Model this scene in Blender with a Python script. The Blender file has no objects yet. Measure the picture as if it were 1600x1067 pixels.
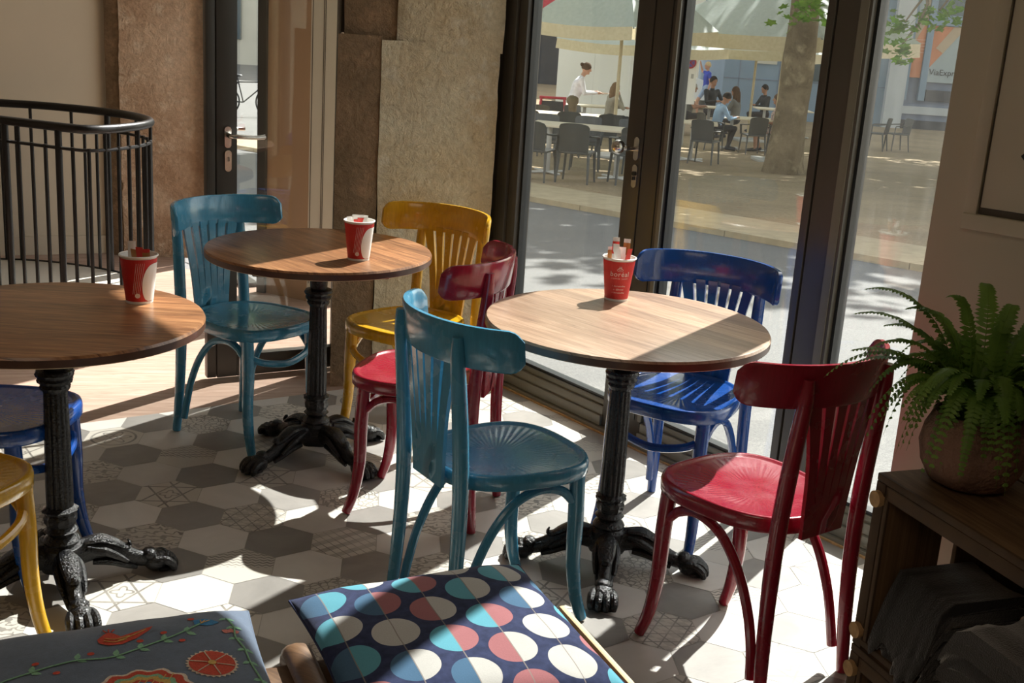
import bpy, bmesh, math, random
from mathutils import Vector, Matrix, Quaternion
from math import sin, cos, pi, radians as R
random.seed(7)
S = bpy.context.scene
COL = S.collection

# ------------------------------------------------------------------ camera
cam_d = bpy.data.cameras.new('camera'); cam = bpy.data.objects.new('camera', cam_d); COL.objects.link(cam)
S.camera = cam
cam_d.sensor_width = 36.0; cam_d.lens = 1841.5/1600*36; cam_d.clip_start = 0.05; cam_d.clip_end = 300
PIT, ROL, CH = 0.2692, 0.0659, 1.5488
r0 = Vector((1, 0, 0)); u0 = Vector((0, sin(PIT), cos(PIT))); f0 = Vector((0, cos(PIT), -sin(PIT)))
cx = cos(ROL)*r0 + sin(ROL)*u0; cy = -sin(ROL)*r0 + cos(ROL)*u0; cz = -f0
m = Matrix((cx, cy, cz)).transposed().to_4x4(); m.translation = Vector((0, 0, CH))
cam.matrix_world = m

# ------------------------------------------------------------------ view, sky, sun
S.view_settings.view_transform = 'Standard'; S.view_settings.look = 'None'
S.view_settings.gamma = 1.0; S.view_settings.use_curve_mapping = False
S.view_settings.exposure = 0.0
W = bpy.data.worlds.new('sky'); S.world = W; W.use_nodes = True
wn = W.node_tree; wn.nodes.clear()
wo = wn.nodes.new('ShaderNodeOutputWorld'); wb = wn.nodes.new('ShaderNodeBackground'); ws = wn.nodes.new('ShaderNodeTexSky')
SUN_AZ, SUN_EL = R(-122.5), R(44.5)      # travel direction of the light on plan, height of the sun
ws.sky_type = 'NISHITA'; ws.sun_disc = False; ws.sun_elevation = SUN_EL; ws.sun_rotation = R(90-57.5)
wb.inputs['Strength'].default_value = 0.46
whs = wn.nodes.new('ShaderNodeHueSaturation'); whs.inputs['Saturation'].default_value = 0.38      # hazy, thinly veiled sky
wmx = wn.nodes.new('ShaderNodeMix'); wmx.data_type = 'RGBA'; wmx.blend_type = 'MULTIPLY'; wmx.inputs[0].default_value = 1.0; wmx.inputs[7].default_value = (1.06, 1.0, 0.90, 1)
wn.links.new(ws.outputs[0], whs.inputs['Color']); wn.links.new(whs.outputs[0], wmx.inputs[6]); wn.links.new(wmx.outputs[2], wb.inputs[0]); wn.links.new(wb.outputs[0], wo.inputs[0])
sd = bpy.data.lights.new('sun', 'SUN'); sd.energy = 14.0; sd.angle = R(0.55); sd.color = (1.0, 0.972, 0.925)
sun = bpy.data.objects.new('sun', sd); COL.objects.link(sun)
tv = Vector((cos(SUN_EL)*cos(SUN_AZ), cos(SUN_EL)*sin(SUN_AZ), -sin(SUN_EL)))
sun.rotation_euler = tv.to_track_quat('-Z', 'Y').to_euler(); sun.location = (8, 14, 12)
# warm fill light added behind the viewer to lift the room's shade
ld = bpy.data.lights.new('fill_light', 'AREA'); ld.shape = 'RECTANGLE'; ld.size = 2.0; ld.size_y = 1.4; ld.energy = 17; ld.color = (1.0, 0.80, 0.60)
lo = bpy.data.objects.new('fill_light', ld); COL.objects.link(lo); lo.location = (-1.0, -0.6, 3.1)

# ------------------------------------------------------------------ materials
class N:
    def __init__(s, name):
        s.m = bpy.data.materials.new(name); s.m.use_nodes = True; s.t = s.m.node_tree; s.t.nodes.clear()
        s.out = s.t.nodes.new('ShaderNodeOutputMaterial')
    def n(s, typ, **kw):
        nd = s.t.nodes.new(typ)
        for k, v in kw.items(): setattr(nd, k, v)
        return nd
    def set(s, sock, v):
        if v is None: return
        if isinstance(v, bpy.types.NodeSocket): s.t.links.new(v, sock)
        elif isinstance(v, (tuple, list)) and sock.type == 'RGBA' and len(v) == 3: sock.default_value = (*v, 1)
        else: sock.default_value = v
    def math(s, op, a, b=None, c=None, clamp=False):
        nd = s.n('ShaderNodeMath', operation=op, use_clamp=clamp)
        s.set(nd.inputs[0], a); s.set(nd.inputs[1], b)
        if c is not None: s.set(nd.inputs[2], c)
        return nd.outputs[0]
    def mix(s, f, a, b, blend='MIX'):
        nd = s.n('ShaderNodeMix', data_type='RGBA', blend_type=blend)
        s.set(nd.inputs[0], f); s.set(nd.inputs[6], a); s.set(nd.inputs[7], b); return nd.outputs[2]
    def coord(s, which='Object', scale=(1, 1, 1), rot=(0, 0, 0), loc=(0, 0, 0)):
        tc = s.n('ShaderNodeTexCoord'); mp = s.n('ShaderNodeMapping')
        mp.inputs['Scale'].default_value = scale; mp.inputs['Rotation'].default_value = rot; mp.inputs['Location'].default_value = loc
        s.t.links.new(tc.outputs[which], mp.inputs[0]); return mp.outputs[0]
    def noise(s, vec, scale, detail=3, rough=0.5, dist=0.0):
        nd = s.n('ShaderNodeTexNoise'); s.set(nd.inputs['Vector'], vec); nd.inputs['Scale'].default_value = scale
        nd.inputs['Detail'].default_value = detail; nd.inputs['Roughness'].default_value = rough; nd.inputs['Distortion'].default_value = dist
        return nd.outputs[0]
    def vor(s, vec, scale, feature='F1', rnd=1.0, out=0):
        nd = s.n('ShaderNodeTexVoronoi', feature=feature); s.set(nd.inputs['Vector'], vec)
        nd.inputs['Scale'].default_value = scale; nd.inputs['Randomness'].default_value = rnd
        return nd.outputs[out]
    def ramp(s, f, stops, interp='LINEAR'):
        nd = s.n('ShaderNodeValToRGB'); cr = nd.color_ramp; cr.interpolation = interp
        while len(cr.elements) < len(stops): cr.elements.new(0.5)
        for e, (p, c) in zip(cr.elements, stops):
            e.position = p; e.color = (*c, 1) if len(c) == 3 else c
        s.set(nd.inputs[0], f); return nd.outputs[0]
    def bump(s, h, strength=0.3, dist=0.01):
        nd = s.n('ShaderNodeBump'); nd.inputs['Strength'].default_value = strength; nd.inputs['Distance'].default_value = dist
        s.set(nd.inputs['Height'], h); return nd.outputs[0]
    def sep(s, v):
        nd = s.n('ShaderNodeSeparateXYZ'); s.set(nd.inputs[0], v); return nd.outputs
    def bsdf(s, color, rough=0.5, metal=0.0, normal=None, coat=0.0, trans=0.0, spec=0.5, sheen=0.0, coat_rough=0.08):
        b = s.n('ShaderNodeBsdfPrincipled')
        s.set(b.inputs['Base Color'], color); s.set(b.inputs['Roughness'], rough); s.set(b.inputs['Metallic'], metal)
        s.set(b.inputs['Normal'], normal); b.inputs['Coat Weight'].default_value = coat; b.inputs['Coat Roughness'].default_value = coat_rough
        b.inputs['Transmission Weight'].default_value = trans; b.inputs['Specular IOR Level'].default_value = spec
        b.inputs['Sheen Weight'].default_value = sheen
        s.t.links.new(b.outputs[0], s.out.inputs[0]); return b

def plain(name, col, rough=0.5, metal=0.0, var=0.12, scale=8, bump=0.0, coat=0.0, spec=0.5, sheen=0.0):
    k = N(name); v = k.coord()
    nz = k.noise(v, scale, 4)
    c2 = tuple(max(0, c*(1-var)) for c in col); c3 = tuple(min(1, c*(1+var)) for c in col)
    c = k.ramp(nz, [(0.3, c2), (0.7, c3)])
    nm = k.bump(k.noise(v, scale*6, 4), bump, 0.01) if bump else None
    k.bsdf(c, rough, metal, nm, coat, spec=spec, sheen=sheen); return k.m

def paint(name, col, wear=0.5):
    """glossy brushed furniture paint, a little rubbed along the edges of the wood"""
    k = N(name); v = k.coord()
    st = k.noise(k.coord(scale=(60, 60, 5)), 3.0, 4, 0.6)
    c = k.ramp(st, [(0.25, tuple(x*0.82 for x in col)), (0.6, col), (0.8, tuple(min(1, x*1.12+0.01) for x in col))])
    chips = k.ramp(k.noise(v, 90, 3, 0.7), [(0.70, (0, 0, 0)), (0.74, (1, 1, 1))])
    gate = k.ramp(k.noise(v, 9, 2), [(0.55, (0, 0, 0)), (0.68, (1, 1, 1))])
    f = k.math('MULTIPLY', chips, k.math('MULTIPLY', gate, wear))
    c = k.mix(f, c, tuple(min(1, x*1.2+0.10) for x in col))
    rg = k.ramp(k.noise(v, 14, 3), [(0.3, (0.16,)*3), (0.7, (0.32,)*3)])
    k.bsdf(c, rg, 0, k.bump(st, 0.12, 0.003), coat=0.45); return k.m

MT = {}
MT['teal'] = paint('teal paint', (0.058, 0.27, 0.43))
MT['red'] = paint('crimson paint', (0.27, 0.008, 0.026))
MT['yellow'] = paint('yellow paint', (0.66, 0.36, 0.014))
MT['blue'] = paint('royal blue paint', (0.008, 0.065, 0.30))
MT['iron'] = plain('black cast iron', (0.007, 0.007, 0.008), 0.27, 0.0, 0.3, 30, 0.6, coat=0.15, spec=0.4)
MT['rail'] = plain('black railing lacquer', (0.006, 0.006, 0.006), 0.36, 0, 0.2, 40, 0.15, coat=0.15, spec=0.35)
MT['steel'] = plain('brushed steel', (0.62, 0.60, 0.56), 0.22, 1.0, 0.08, 30)
MT['frame'] = plain('dark bronze aluminium', (0.050, 0.044, 0.036), 0.42, 0.0, 0.10, 4)
MT['framelite'] = plain('grey bronze bead', (0.13, 0.125, 0.10), 0.42, 0.0, 0.08, 4)
MT['gasket'] = plain('black rubber gasket', (0.010, 0.012, 0.014), 0.35, 0, 0.1, 4)
MT['sill'] = plain('grey aluminium sill', (0.155, 0.15, 0.125), 0.4, 0, 0.08, 5)
MT['wall'] = plain('warm cream plaster', (0.56, 0.475, 0.355), 0.85, 0, 0.04, 2, 0.05)
MT['wallR'] = plain('taupe cream plaster', (0.57, 0.53, 0.41), 0.8, 0, 0.03, 2, 0.04)
MT['white'] = plain('white lacquer', (0.66, 0.63, 0.55), 0.45, 0, 0.03, 4)
MT['tan'] = plain('tan panel', (0.40, 0.255, 0.15), 0.6, 0, 0.05, 2)
MT['groove'] = plain('dark groove', (0.12, 0.10, 0.08), 0.7)
MT['ceil'] = plain('ceiling paint', (0.62, 0.58, 0.50), 0.9, 0, 0.03, 2)

def stone_mat(name, a, b, c3, sc=9):
    k = N(name); v = k.coord()
    n1 = k.noise(v, 2.2, 5, 0.6, 0.4); n2 = k.noise(v, 38, 6, 0.65); n3 = k.noise(v, sc, 5, 0.6)
    c = k.mix(k.ramp(n1, [(0.35, (0,)*3), (0.66, (1,)*3)]), a, b)
    c = k.mix(k.ramp(n3, [(0.55, (0,)*3), (0.72, (1,)*3)]), c, c3)
    c = k.mix(0.5, c, k.ramp(n2, [(0.25, (0.35,)*3), (0.7, (1,)*3)]), 'MULTIPLY')
    h = k.math('ADD', k.math('MULTIPLY', n2, 0.7), k.math('MULTIPLY', k.noise(v, 14, 6, 0.7, 0.8), 1.0))
    k.bsdf(c, 0.9, 0, k.bump(h, 0.9, 0.022), spec=0.25); return k.m
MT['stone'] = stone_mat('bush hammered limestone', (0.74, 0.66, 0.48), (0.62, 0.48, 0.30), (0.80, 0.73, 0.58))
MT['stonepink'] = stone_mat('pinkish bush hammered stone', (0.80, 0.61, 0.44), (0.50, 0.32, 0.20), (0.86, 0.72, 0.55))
MT['stonebrown'] = stone_mat('shaded side brown stone', (0.36, 0.235, 0.14), (0.20, 0.14, 0.08), (0.46, 0.29, 0.17))  # brown side stone; the pillar side's shade is put into the colour

def wood_mat(name, base, dark, lite, plank=0.09, ang=0.0, rough=0.35, coat=0.3, streak=1.0):
    k = N(name); v = k.coord(rot=(0, 0, ang))
    s = k.sep(v)
    pid = k.math('FLOOR', k.math('DIVIDE', s[1], plank))
    wn_ = k.n('ShaderNodeTexWhiteNoise', noise_dimensions='1D'); k.set(wn_.inputs['W'], pid)
    cmb = k.n('ShaderNodeCombineXYZ'); k.set(cmb.inputs[0], k.math('ADD', k.math('MULTIPLY', s[0], 2.2), k.math('MULTIPLY', wn_.outputs[0], 30)))
    k.set(cmb.inputs[1], k.math('MULTIPLY', s[1], 26)); k.set(cmb.inputs[2], wn_.outputs[0])
    g = k.noise(cmb.outputs[0], 2.4, 6, 0.6, 1.2)
    c = k.ramp(g, [(0.28, dark), (0.5, base), (0.72, lite)])
    tone = k.ramp(wn_.outputs[0], [(0, (0.72,)*3), (1, (1.12,)*3)])
    c = k.mix(streak, c, tone, 'MULTIPLY')
    fr = k.math('FRACT', k.math('DIVIDE', s[1], plank))
    seam = k.math('LESS_THAN', fr, 0.015)
    c = k.mix(k.math('MULTIPLY', seam, 0.6), c, tuple(x*0.35 for x in dark))
    k.bsdf(c, rough, 0, k.bump(g, 0.08, 0.004), coat=coat, coat_rough=0.18); return k.m
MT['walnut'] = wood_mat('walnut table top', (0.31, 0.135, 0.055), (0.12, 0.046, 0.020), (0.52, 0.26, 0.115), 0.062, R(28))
MT['walnutlit'] = wood_mat('sun washed walnut table top', (0.42, 0.27, 0.175), (0.25, 0.15, 0.10), (0.55, 0.38, 0.27), 0.062, R(10))  # paler copy of the walnut, the sun's wash and sheen put into its colour
MT['walnutedge'] = plain('dark table edge', (0.085, 0.035, 0.018), 0.4, 0, 0.2, 20, coat=0.2)
MT['woodfloor'] = wood_mat('pink washed oak boards', (0.42, 0.285, 0.215), (0.30, 0.19, 0.14), (0.52, 0.38, 0.30), 0.16, R(-14), 0.5, 0.1, 0.6)
MT['crate'] = wood_mat('old crate wood', (0.135, 0.075, 0.034), (0.06, 0.033, 0.016), (0.20, 0.125, 0.064), 0.4, R(0), 0.75, 0.0, 0.4)
MT['endgrain'] = plain('pale end grain', (0.46, 0.29, 0.14), 0.8, 0, 0.25, 60)
MT['benchwood'] = wood_mat('worn brown wood', (0.12, 0.062, 0.030), (0.055, 0.028, 0.015), (0.20, 0.115, 0.06), 0.3, R(60), 0.5, 0.1, 0.4)
MT['palewood'] = plain('pale wood', (0.55, 0.40, 0.23), 0.6, 0, 0.12, 30)

# floor tiles: every tile carries its own uv, centred on the tile, in units of its width
def uvv(k):
    u = k.n('ShaderNodeUVMap'); u.uv_map = 'UVMap'; return u.outputs[0]
def tile_plain(name, c, var=0.14):
    k = N(name); v = k.coord(); n = k.noise(v, 5.5, 6, 0.62, 0.8)
    at = k.n('ShaderNodeAttribute'); at.attribute_name = 'tone'
    col = k.ramp(n, [(0.3, tuple(x*(1-var) for x in c)), (0.7, tuple(min(1, x*(1+var)) for x in c))])
    tone = k.ramp(at.outputs['Fac'], [(0, (0.84,)*3), (1, (1.10,)*3)])
    k.bsdf(k.mix(1.0, col, tone, 'MULTIPLY'), 0.42, 0, k.bump(n, 0.05, 0.004)); return k.m
LT, DK = (0.57, 0.54, 0.50), (0.26, 0.243, 0.225)
MT['tileL'] = tile_plain('light hexagon tile', LT, 0.07); MT['tileD'] = tile_plain('grey hexagon tile', DK, 0.16)
MT['grout'] = plain('grey grout', (0.36, 0.34, 0.30), 0.9)
def tile_pat(name, kind):
    k = N(name); v = uvv(k); s = k.sep(v); x, y = s[0], s[1]
    r = k.math('SQRT', k.math('ADD', k.math('MULTIPLY', x, x), k.math('MULTIPLY', y, y)))
    th = k.math('ARCTAN2', y, x)
    def line(val, w):      # dark where |val| < w
        return k.math('LESS_THAN', k.math('ABSOLUTE', val), w)
    def grid(val, per, w):
        return k.math('LESS_THAN', k.math('ABSOLUTE', k.math('SUBTRACT', k.math('FRACT', k.math('DIVIDE', val, per)), 0.5)), w)
    OR = lambda a, b: k.math('MAXIMUM', a, b)
    if kind == 0:          # curling foliage
        wv = k.n('ShaderNodeTexWave', wave_type='RINGS'); k.set(wv.inputs['Vector'], v); wv.inputs['Scale'].default_value = 2.2
        wv.inputs['Distortion'].default_value = 9; wv.inputs['Detail'].default_value = 1.0; wv.inputs['Detail Scale'].default_value = 3.2
        f = k.math('GREATER_THAN', wv.outputs[1], 0.62)
    elif kind == 1:        # lattice of crossing bands with an eyelet in the middle
        a = k.math('ADD', x, k.math('MULTIPLY', y, 0.58)); b = k.math('SUBTRACT', x, k.math('MULTIPLY', y, 0.58))
        f = OR(line(k.math('SUBTRACT', k.math('ABSOLUTE', a), 0.22), 0.02), line(k.math('SUBTRACT', k.math('ABSOLUTE', b), 0.22), 0.02))
        f = OR(f, line(k.math('SUBTRACT', k.math('ABSOLUTE', y), 0.30), 0.018))
        f = OR(f, line(k.math('SUBTRACT', r, k.math('ADD', 0.12, k.math('MULTIPLY', k.math('COSINE', k.math('MULTIPLY', th, 4)), 0.04))), 0.02))
    elif kind == 2:        # triangles
        a = k.math('ADD', x, k.math('MULTIPLY', y, 0.577)); b = k.math('SUBTRACT', x, k.math('MULTIPLY', y, 0.577))
        f = OR(OR(grid(a, 0.25, 0.05), grid(b, 0.25, 0.05)), grid(y, 0.2165, 0.05))
        ch = k.math('MODULO', k.math('ABSOLUTE', k.math('ADD', k.math('FLOOR', k.math('DIVIDE', a, 0.25)), k.math('FLOOR', k.math('DIVIDE', y, 0.2165)))), 2)
        f = OR(f, k.math('MULTIPLY', k.math('GREATER_THAN', ch, 0.5), 0.35))
    elif kind == 3:        # woven checks
        a = k.math('ADD', k.math('MULTIPLY', x, 0.8), k.math('MULTIPLY', y, 0.6)); b = k.math('SUBTRACT', k.math('MULTIPLY', y, 0.8), k.math('MULTIPLY', x, 0.6))
        f = OR(grid(a, 0.13, 0.06), k.math('MULTIPLY', k.math('GREATER_THAN', k.math('FRACT', k.math('DIVIDE', b, 0.24)), 0.5), 0.55))
        f = k.math('MULTIPLY', f, 0.9)
    elif kind == 4:        # zigzag half
        z = k.math('ABSOLUTE', k.math('SUBTRACT', k.math('FRACT', k.math('MULTIPLY', x, 9)), 0.5))
        f = k.math('MULTIPLY', grid(k.math('ADD', y, k.math('MULTIPLY', z, 0.08)), 0.085, 0.2), k.math('GREATER_THAN', y, -0.05))
    elif kind == 5:        # pebbly leaves
        vo = k.vor(k.n('ShaderNodeVectorMath').outputs[0] if False else v, 9.5, 'DISTANCE_TO_EDGE')
        f = k.math('LESS_THAN', vo, 0.075)
    else:                  # medallion and border
        f = line(k.math('SUBTRACT', r, 0.40), 0.022)
        f = OR(f, line(k.math('SUBTRACT', r, k.math('ADD', 0.22, k.math('MULTIPLY', k.math('SINE', k.math('MULTIPLY', th, 6)), 0.09))), 0.025))
        f = OR(f, line(k.math('SUBTRACT', r, 0.07), 0.02))
    n = k.noise(k.coord(), 9, 5, 0.6)
    wear = k.ramp(n, [(0.3, (0.45,)*3), (0.65, (1,)*3)])
    f = k.math('MULTIPLY', f, wear)
    at = k.n('ShaderNodeAttribute'); at.attribute_name = 'tone'
    base = k.mix(1.0, (0.52, 0.485, 0.43), k.ramp(at.outputs['Fac'], [(0, (0.86,)*3), (1, (1.08,)*3)]), 'MULTIPLY')
    k.bsdf(k.mix(f, base, (0.155, 0.142, 0.128)), 0.42); return k.m
for i in range(7): MT['tileP%d' % i] = tile_pat('patterned hexagon tile %s' % 'foliage lattice triangle check zigzag pebble medallion'.split()[i], i)

def glass_mat(name, dust=0.05, tint=(0.925, 0.94, 0.93), streaks=0.0):
    k = N(name)
    tr = k.n('ShaderNodeBsdfTransparent'); tr.inputs[0].default_value = (*tint, 1)
    gl = k.n('ShaderNodeBsdfGlossy'); gl.inputs['Roughness'].default_value = 0.0; gl.inputs[0].default_value = (1, 1, 1, 1)
    geo = k.n('ShaderNodeNewGeometry'); fr = k.n('ShaderNodeFresnel')     # both faces of the pane reflect alike
    k.set(fr.inputs[0], k.math('ADD', 1.5, k.math('MULTIPLY', geo.outputs['Backfacing'], 1/1.5-1.5)))
    mx = k.n('ShaderNodeMixShader'); k.set(mx.inputs[0], fr.outputs[0]); k.t.links.new(tr.outputs[0], mx.inputs[1]); k.t.links.new(gl.outputs[0], mx.inputs[2])
    df = k.n('ShaderNodeBsdfTranslucent'); df.inputs[0].default_value = (0.85, 0.85, 0.82, 1)
    mx2 = k.n('ShaderNodeMixShader')
    v = k.coord(scale=(1, 1, 0.12)); n = k.noise(v, 30, 5, 0.7)
    n2 = k.noise(k.coord(), 1.7, 3)
    spots = k.math('LESS_THAN', k.vor(k.coord(scale=(1, 1, 0.6)), 55, 'F1'), 0.10)
    f = k.math('MULTIPLY', k.math('ADD', k.math('MULTIPLY', k.ramp(n, [(0.4, (0.3,)*3), (0.75, (1.0,)*3)]), 1+streaks), k.math('MULTIPLY', n2, 0.8)), dust)
    f = k.math('ADD', f, k.math('MULTIPLY', k.math('MULTIPLY', spots, k.ramp(n2, [(0.45, (0,)*3), (0.6, (1,)*3)])), dust*1.5))
    k.set(mx2.inputs[0], f); k.t.links.new(mx.outputs[0], mx2.inputs[1]); k.t.links.new(df.outputs[0], mx2.inputs[2])
    k.t.links.new(mx2.outputs[0], k.out.inputs[0]); return k.m
MT['glass'] = glass_mat('dusty window glass', 0.0022)
MT['glass2'] = glass_mat('rain streaked window glass', 0.006, streaks=1.6)
MT['glassdoor'] = glass_mat('door glass', 0.002)

# ------------------------------------------------------------------ mesh helpers
class MB:
    def __init__(s): s.v = []; s.f = []; s.mi = []
    def add(s, verts, faces, mi=0):
        o = len(s.v); s.v += [tuple(v) for v in verts]; s.f += [tuple(i+o for i in f) for f in faces]; s.mi += [mi]*len(faces); return s
    def box(s, c, size, rz=0.0, mi=0, bev=0.0, M=None):
        hx, hy, hz = size[0]/2, size[1]/2, size[2]/2
        if bev > 0:
            b = min(bev, hx*.9, hy*.9, hz*.9); vs = []; fs = []
            bm = bmesh.new(); bmesh.ops.create_cube(bm, size=1.0)
            for v in bm.verts: v.co = Vector((v.co.x*2*hx, v.co.y*2*hy, v.co.z*2*hz))
            bmesh.ops.bevel(bm, geom=bm.edges[:], offset=b, segments=2, affect='EDGES', profile=0.6)
            bm.verts.index_update(); vs = [v.co.copy() for v in bm.verts]; fs = [[v.index for v in f.verts] for f in bm.faces]; bm.free()
        else:
            vs = [Vector((x, y, z)) for z in (-hz, hz) for x, y in ((-hx, -hy), (hx, -hy), (hx, hy), (-hx, hy))]
            fs = [(3, 2, 1, 0), (4, 5, 6, 7), (0, 1, 5, 4), (1, 2, 6, 5), (2, 3, 7, 6), (3, 0, 4, 7)]
        Rm = M if M is not None else Matrix.Rotation(rz, 3, 'Z')
        s.add([Rm @ v + Vector(c) for v in vs], fs, mi); return s
    def tube(s, pts, rad, seg=10, cap=True, smooth=0, flat=None, mi=0, closed=False):
        pts = [Vector(p) for p in pts]
        if not hasattr(rad, '__len__'): rad = [rad]*len(pts)
        if smooth:
            P, Q = [], []
            n = len(pts); rng = range(n if closed else n-1)
            for i in rng:
                g = (lambda j: pts[j % n]) if closed else (lambda j: pts[max(0, min(n-1, j))])
                a, b, c, d = g(i-1), g(i), g(i+1), g(i+2)
                for k in range(smooth):
                    t = k/smooth
                    P.append(0.5*((2*b)+(-a+c)*t+(2*a-5*b+4*c-d)*t*t+(-a+3*b-3*c+d)*t**3)); Q.append(rad[i]*(1-t)+rad[(i+1) % n]*t)
            if not closed: P.append(pts[-1]); Q.append(rad[-1])
            pts, rad = P, Q
        n = len(pts); T = []
        for i in range(n):
            a = pts[i-1] if (i or closed) else pts[i]; b = pts[(i+1) % n] if (i < n-1 or closed) else pts[i]
            t = (b-a); T.append(t.normalized() if t.length > 1e-9 else Vector((0, 0, 1)))
        up = Vector((0, 0, 1)) if abs(T[0].z) < 0.9 else Vector((0, 1, 0))
        nx = T[0].cross(up).normalized(); vs = []
        for i in range(n):
            if i:
                q = T[i-1].rotation_difference(T[i]); nx = q @ nx
                nx = (nx - T[i]*nx.dot(T[i])).normalized()
            ny = T[i].cross(nx)
            fa = flat if flat else (1, 1)
            for k in range(seg):
                a = 2*pi*k/seg; vs.append(pts[i]+nx*cos(a)*rad[i]*fa[0]+ny*sin(a)*rad[i]*fa[1])
        fs = []
        for i in range(n if closed else n-1):
            j = (i+1) % n
            for k in range(seg):
                fs.append((i*seg+k, i*seg+(k+1) % seg, j*seg+(k+1) % seg, j*seg+k))
        if cap and not closed: fs.append(tuple(range(seg))[::-1]); fs.append(tuple((n-1)*seg+k for k in range(seg)))
        s.add(vs, fs, mi); return s
    def lathe(s, prof, seg=32, c=(0, 0, 0), mi=0, cap=True, mod=None):
        vs = []; fs = []; n = len(prof)
        for i, (r, z) in enumerate(prof):
            for k in range(seg):
                a = 2*pi*k/seg; rr = r*(mod(a, z) if mod else 1)
                vs.append((c[0]+rr*cos(a), c[1]+rr*sin(a), c[2]+z))
        for i in range(n-1):
            for k in range(seg): fs.append((i*seg+k, i*seg+(k+1) % seg, (i+1)*seg+(k+1) % seg, (i+1)*seg+k))
        if cap: fs.append(tuple(range(seg))[::-1]); fs.append(tuple((n-1)*seg+k for k in range(seg)))
        s.add(vs, fs, mi); return s
    def prism(s, poly, z0, z1, mi=0):
        n = len(poly); vs = [(x, y, z0) for x, y in poly]+[(x, y, z1) for x, y in poly]
        s.add(vs, [tuple(range(n))[::-1], tuple(range(n, 2*n))]+[(i, (i+1) % n, n+(i+1) % n, n+i) for i in range(n)], mi); return s
    def sheet(s, rows, closed=False, mi=0):
        nr, nc = len(rows), len(rows[0]); vs = [p for r in rows for p in r]; fs = []
        for i in range(nr-1):
            for j in range(nc if closed else nc-1): fs.append((i*nc+j, i*nc+(j+1) % nc, (i+1)*nc+(j+1) % nc, (i+1)*nc+j))
        s.add(vs, fs, mi); return s
    def ball(s, c, r, seg=12, rings=8, M=None, mi=0):
        vs = []; fs = []; r = r if hasattr(r, '__len__') else (r, r, r)
        for i in range(rings+1):
            p = pi*i/rings
            for k in range(seg):
                a = 2*pi*k/seg; v = Vector((r[0]*sin(p)*cos(a), r[1]*sin(p)*sin(a), r[2]*cos(p)))
                if M is not None: v = M @ v
                vs.append(v+Vector(c))
        for i in range(rings):
            for k in range(seg): fs.append((i*seg+k, (i+1)*seg+k, (i+1)*seg+(k+1) % seg, i*seg+(k+1) % seg))
        s.add(vs, fs, mi); return s
    def build(s, name, mat, parent=None, smooth=35, label=None, loc=None):
        me = bpy.data.meshes.new(name); me.from_pydata(s.v, [], s.f)
        mats = mat if isinstance(mat, (list, tuple)) else [mat]
        for mm in mats: me.materials.append(MT[mm] if isinstance(mm, str) else mm)
        if len(mats) > 1: me.polygons.foreach_set('material_index', s.mi)
        bm = bmesh.new(); bm.from_mesh(me); bmesh.ops.remove_doubles(bm, verts=bm.verts, dist=1e-5)
        bmesh.ops.dissolve_degenerate(bm, edges=bm.edges, dist=1e-6)
        bmesh.ops.recalc_face_normals(bm, faces=bm.faces); bm.to_mesh(me); bm.free()
        if smooth: me.shade_smooth(); me.set_sharp_from_angle(angle=R(smooth))
        o = bpy.data.objects.new(name, me); COL.objects.link(o)
        if parent: o.parent = parent
        if loc: o.location = loc
        if label: o['label'] = label
        return o

def tag(o, label=None, cat=None, group=None, kind=None):
    if label: o['label'] = label
    if cat: o['category'] = cat
    if group: o['group'] = group
    if kind: o['kind'] = kind
    return o
def thing(name, label, cat, loc=(0, 0, 0), rz=0, group=None):
    o = bpy.data.objects.new(name, None); COL.objects.link(o); o.location = loc; o.rotation_euler = (0, 0, rz); o.empty_display_size = 0.1
    return tag(o, label, cat, group)
def struct(name, mb, mat, smooth=35): return tag(mb.build(name, mat, smooth=smooth), kind='structure')
def kids(o): return [c for c in bpy.data.objects if c.parent == o]
def copy_tree(o, parent=None, swap=None):
    c = o.copy(); COL.objects.link(c); c.parent = parent
    if swap and o.type == 'MESH' and o.data.materials and o.data.materials[0] == swap[0]:
        key = (o.data.name, swap[1].name)
        if key not in _sw:
            d = o.data.copy(); d.materials[0] = swap[1]; _sw[key] = d
        c.data = _sw[key]
    for ch in kids(o): copy_tree(ch, c, swap)
    return c
_sw = {}
def text_mesh(txt, size, fn=None, extrude=0.0, align='CENTER', spacing=1.0):
    cu = bpy.data.curves.new('lettering', 'FONT'); cu.body = txt; cu.size = size; cu.align_x = align; cu.extrude = extrude; cu.space_character = spacing; cu.resolution_u = 3
    o = bpy.data.objects.new('lettering', cu); COL.objects.link(o)
    dg = bpy.context.evaluated_depsgraph_get(); me = bpy.data.meshes.new_from_object(o.evaluated_get(dg))
    mb = MB(); mb.v = [tuple(v.co) for v in me.vertices]; mb.f = [tuple(p.vertices) for p in me.polygons]; mb.mi = [0]*len(mb.f)
    bpy.data.objects.remove(o); bpy.data.curves.remove(cu); bpy.data.meshes.remove(me)
    if fn: mb.v = [tuple(fn(Vector(v))) for v in mb.v]
    return mb

# ------------------------------------------------------------------ plan of the room
A = Vector((-0.059, 4.952)); D = Vector((0.6117, -0.7911)); NO = Vector((0.7911, 0.6117))   # window line, its direction, outward
WANG = math.atan2(D.y, D.x)
def wp(t, out=0.0): return A + D*t + NO*out
def wbox(mb, t0, t1, o0, o1, z0, z1, mi=0, bev=0.0):
    c = wp((t0+t1)/2, (o0+o1)/2); mb.box((c.x, c.y, (z0+z1)/2), (t1-t0, o1-o0, z1-z0), WANG, mi, bev); return mb
CEIL = 3.15

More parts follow.
